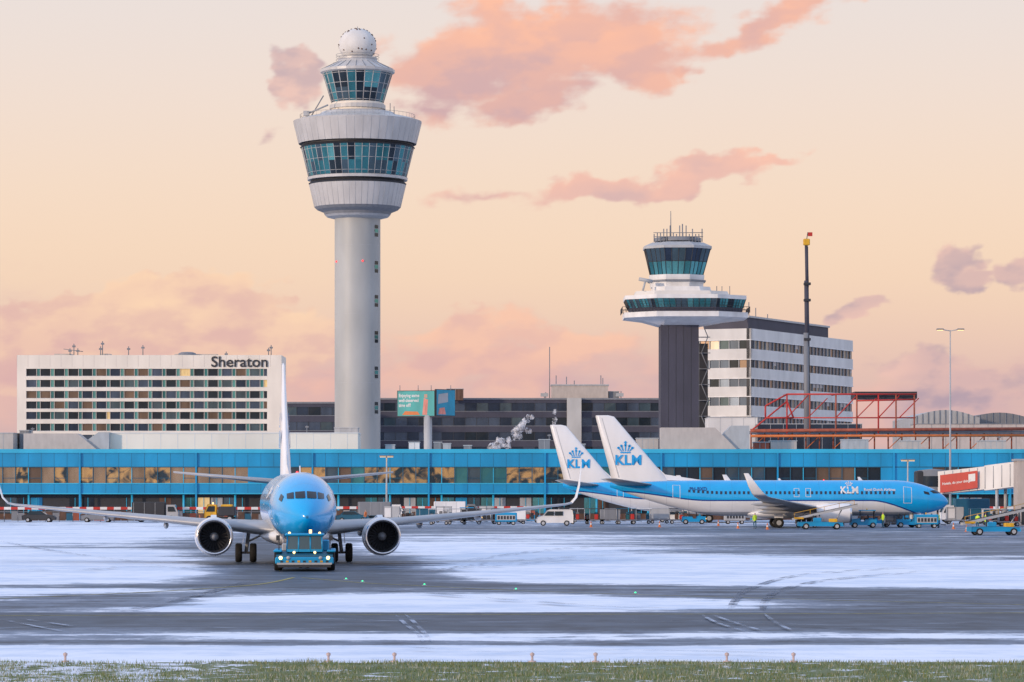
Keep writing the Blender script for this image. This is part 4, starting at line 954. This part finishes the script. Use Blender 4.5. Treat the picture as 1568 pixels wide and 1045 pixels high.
# ---------------------------------------------------------------- office next to old tower
m=MB('white_office_building')
c0_=Vector((X(1150,680),680)); c1=Vector((X(1306,737),737)); d1=(c1-c0_).normalized(); L1=(c1-c0_).length
d2=Vector((-d1.y,d1.x)); Pl=c0_+d2*16
zt=Z(503,680)
def fac(o,d,Ln,pitch,sd):
    m.ob(o,d,Ln,-.35,-1.0,0,zt,'dark')
    rnd=random.Random(sd)
    rows=[(503,521,534),(534,551,563),(563,580,592),(592,608,621),(621,638,650),(650,666,678),(678,700,740)]
    for ya,yb,yc in rows:
        z1_,z0_,zw=Z(ya,680),Z(yb,680),Z(yc,680); m.ob(o,d,Ln,-.34,0,z0_,z1_,'offwhite')
        m.ob(o,d,Ln,0.001,.12,z0_,z0_+.18,'white')
        t=0
        while t<Ln-.05:
            w_=min(pitch,Ln-t); kk=rnd.choice(['gdark','gblue2','gwarm','gblue','gblue','gcream','gmid']) 
            q=o+d*t; m.ob(q,d,w_,-.33,-.26,zw,z0_,kk); m.ob(q,d,.14,-.25,-.05,zw,z0_,'lgrey')
            if rnd.random()<.08: m.ob(q+d*.2,d,w_*.8,-.25,-.22,(zw+z0_)/2,z0_,'beige')
            t+=pitch
fac(c0_,d1,L1,2.2,1)
fac(Pl,-d2,16,2.2,2)
m.add([(p.x,p.y,z) for z in(0,zt-.1) for p in(c0_+d2*.9+d1*.9,c1+d2*.9-d1*.9,c1+d2*15,Pl+d1*.9)],[(0,1,2,3),(7,6,5,4),(1,2,6,5),(2,3,7,6)],'offwhite')
o_=c0_+d1*6+d2*3; m.ob(o_,d1,L1-14,0,-10,zt-.1,zt+2.6,'navy'); m.ob(o_-d1*.3,d1,L1-13.4,.3,-10.3,zt+2.6,zt+3,'lgrey')
for t in(4,9,13,20): q=c0_+d1*t+d2*4; m.cyl((q.x,q.y,zt+2),(q.x,q.y,zt+6-(t%3)),.1,'grey',n=5)
xs_=X(1074,660); xe=X(1084,660)
for i in range(11):
    z=3+i*3.2; m.cyl((xs_ if i%2 else xe,660,z),(xe if i%2 else xs_,660,z+3.2),.12,'grey',n=4); m.bx(xs_-.5,xe+.5,660.3,661.2,z+3.1,z+3.25,'grey')
m.bx(X(1071,661.5),X(1084,661.5),661.5,666,0,zt-4,'dark'); m.make()

# ---------------------------------------------------------------- dark glass offices
def darkoff(pa,pb,ytop,D,ya0,sd):
    m=MB('glass_office_building'); xa,xb=X(pa,D),X(pb,D); zt=Z(ytop,D); rnd=random.Random(sd)
    m.bx(xa,xb,D+.5,D+22,0,zt-.05,'dark'); m.bx(xa-.2,xb+.2,D-.1,D+22,zt-.05,zt+.35,'grey')
    z=zt-.8; m.bx(xa,xb,D+.1,D+.5,z,zt-.051,'navy'); i=0
    while z>1:
        zb=max(z-1.9,0); x=xa; 
        while x<xb-.01:
            e=min(x+2.7,xb); kk=rnd.choices(['gblue','gblue2','gdark','gmid'],[5,4,1.5,1.5])[0]; m.quad([(x,D+.3,zb),(e,D+.3+rnd.uniform(0,.03),zb),(e,D+.3,z),(x,D+.3,z)],kk); 
            m.bx(x-.05,x+.05,D+.2,D+.29,zb,z,'dark'); x=e
        m.bx(xa,xb,D+.1,D+.5,zb-1.5,zb,'navy'); m.bx(xa,xb,D+.06,D+.099,zb-.12,zb,'grey'); z=zb-1.5
    return m
m=darkoff(570,1012,612,760,612,1); D=760
m.bx(X(845,D),X(932,D),D+4,D+12,Z(612,D),Z(590,D),'beige'); m.bx(X(845,D)-.2,X(932,D)+.2,D+3.8,D+12,Z(590,D),Z(588,D),'lgrey')
m.bx(X(868,D),X(890,D),D-2,D+.0,0,Z(610,D),'conc')
for a,yt in[(842,530),(852,574),(868,576),(921,574),(924,578),(952,598),(836,600),(834,602),(880,582)]: m.cyl((X(a,D),D+5,Z(612,D)),(X(a,D),D+5,Z(yt,D)),.11,'grey',n=5)
for a in(834,922,950): m.cb((X(a,D),D+5,Z(604,D)),(1.8,.5,.8),'lgrey')
m.make()
darkoff(436,514,618,740,618,2).make()
roofbox('rooftop_plant_room',684,709,596,613,752,6,'brown',2); roofbox('rooftop_plant_room',932,948,600,613,765,5,'grey')
m=MB('terminal_roof'); D=620
for pa,pb,ya,yb in((1395,1500,628,640),(1470,1590,632,645),(1540,1640,640,652)):
    n_=12; top=[(pa+(pb-pa)*i/n_, yb-(yb-ya)*math.sin(math.pi*i/n_)) for i in range(n_+1)]
    R=[[(X(a,D),D+d,Z(b_,D)) for a,b_ in top]+[(X(pb,D),D+d,0),(X(pa,D),D+d,0)] for d in(0,30)]
    m.loft(R,'lgrey' if pa!=1470 else 'grey',cap=True); D+=6
    for i in range(1,n_): m.cyl((X(top[i][0],D-6),D-6.05,Z(top[i][1],D-6)),(X(top[i][0],D-6),D-6.05,8),.12,'grey',n=4)
m.bx(X(1400,615),X(1640,615),612,616,0,Z(652,615),'gblue'); m.make()
roofbox('low_terminal_block',1085,1160,640,690,560,10,'offwhite',2); roofbox('low_terminal_block',1160,1320,650,690,556,10,'gblue',2.2)
roofbox('low_terminal_block',1405,1640,650,690,580,10,'beige',2.5,'grey')

# ---------------------------------------------------------------- billboard
m=MB('billboard_sign'); D=600
m.cyl((X(655,D),D+1,0),(X(655,D),D+1,Z(636,D)),.75,'lgrey',n=16)
def bb(pa,Da,pb,Db,yt,yb,kk):
    A_=Vector((X(pa,Da),Da,0)); B_=Vector((X(pb,Db),Db,0)); dz=(B_-A_).normalized(); n=Vector((dz.y,-dz.x,0))
    z1_,z0_=Z(yt,D),Z(yb,D); o=(A_.x,A_.y); d=(dz.x,dz.y); Ln=(B_-A_).length
    m.ob(o,d,Ln,-.4,0,z0_,z1_,'dark'); m.ob((o[0]+d[0]*.12,o[1]+d[1]*.12),d,Ln-.24,0.001,.04,z0_+.12,z1_-.12,kk)
    return A_,dz,n,z0_,z1_,Ln
M['adteal']=mat('billboard_teal',(.05,.36,.34),.5,var=.2,scale=.6); M['adpink']=mat('billboard_pink',(.7,.25,.2),.5,var=.3); M['adblue']=mat('billboard_blue',(.02,.30,.45),.5,var=.2)
A_,dz,n,z0_,z1_,Ln=bb(608,602,666,600,598,638,'adteal')
def onb(u,v): q=A_+dz*u+n*.06; return (q.x,q.y,z0_+v)
for tx,v in(('Enjoying some',3.6),('well-deserved',2.7),('time off?',1.8)):
    vs,fs=text_geo(tx,.85,.02); m.add([onb(.35+u*.8,v+y) for u,y in vs],fs,'white')
m.quad([onb(4.9,.3),onb(5.8,.3),onb(6.0,3.1),onb(5.2,3.4)],'adpink'); m.quad([onb(5.25,3.45),onb(5.85,3.45),onb(5.85,4.1),onb(5.25,4.1)],'skin'); m.quad([onb(1,.3),onb(4.4,.3),onb(4.0,.9),onb(1.6,1.0)],'orange')
A_,dz,n,z0_,z1_,Ln=bb(668,600,697,604,596,637,'adblue')
m.quad([onb(.4,2.2),onb(3.2,2.6),onb(3.2,4.3),onb(.6,4.0)],'lgrey'); m.quad([onb(.5,.3),onb(2.6,.3),onb(2.2,1.6),onb(.8,1.4)],'adpink'); 
for a in(612,640,660,690): m.cyl((X(a,D),D+1.2,Z(598,D)),(X(a,D),D+1.2,Z(590,D)),.08,'grey',n=4)
m.make()
for a,D,yb,yt in[(841,470,688,665),(1530,470,688,668),(50,470,664,655),(470,470,664,652)]:
    m=MB('antenna_mast'); m.cyl((X(a,D),D,zr-.2),(X(a,D),D,Z(yt,D)),.06,'grey',n=5); m.cb((X(a,D),D,Z(yt+2,D)),(.5,.1,.2),'grey'); m.make()
# ---------------------------------------------------------------- steam plume: many small soft puffs
vm=mat('steam',(.88,.88,.90),1,var=0,spec=0); nt=vm.node_tree; L=nt.links.new
tc=nd('ShaderNodeTexCoord'); nn_=nd('ShaderNodeTexNoise'); nn_.inputs['Scale'].default_value=1.3; nn_.inputs['Detail'].default_value=5; nn_.inputs['Roughness'].default_value=.65; L(tc.outputs['Object'],nn_.inputs['Vector'])
L(mrange(nn_.outputs[0],.42,.66,0,.55),pr(vm).inputs['Alpha']); M['steam']=vm
m=MB('steam_plume'); D=560; rs=random.Random(12)
path=[(758,684,.9),(764,680,1.0),(770,677,.9),(766,672,.6),(776,683,.7),(780,676,.6),(786,668,.7),(792,662,.9),(798,656,1.0),(804,650,.9),(806,643,.7),(800,646,.6),(796,668,.6),(808,658,.6),(811,638,.5),(848,640,.5),(850,632,.4),(846,648,.4)]
for px,py,r in path:
    for q in range(2):
        c=Vector((X(px,D)+rs.uniform(-.5,.5)-X(790,D),rs.uniform(-1,1),Z(py,D)-Z(690,D)+rs.uniform(-.4,.4))); rr_=r*rs.uniform(.6,1.0)*.85
        R=[]
        for i in range(9):
            ph=math.pi*i/8; ring=[]
            for j in range(14):
                th=2*math.pi*j/14; d=Vector((math.sin(ph)*math.cos(th),math.sin(ph)*math.sin(th),-math.cos(ph)))
                ring.append(c+d*rr_*(1+.55*noise.noise(d*1.8+c*1.7)))
            R.append(ring)
        m.loft(R,'steam',smooth=True)
m.make((X(790,D),D,Z(690,D)))
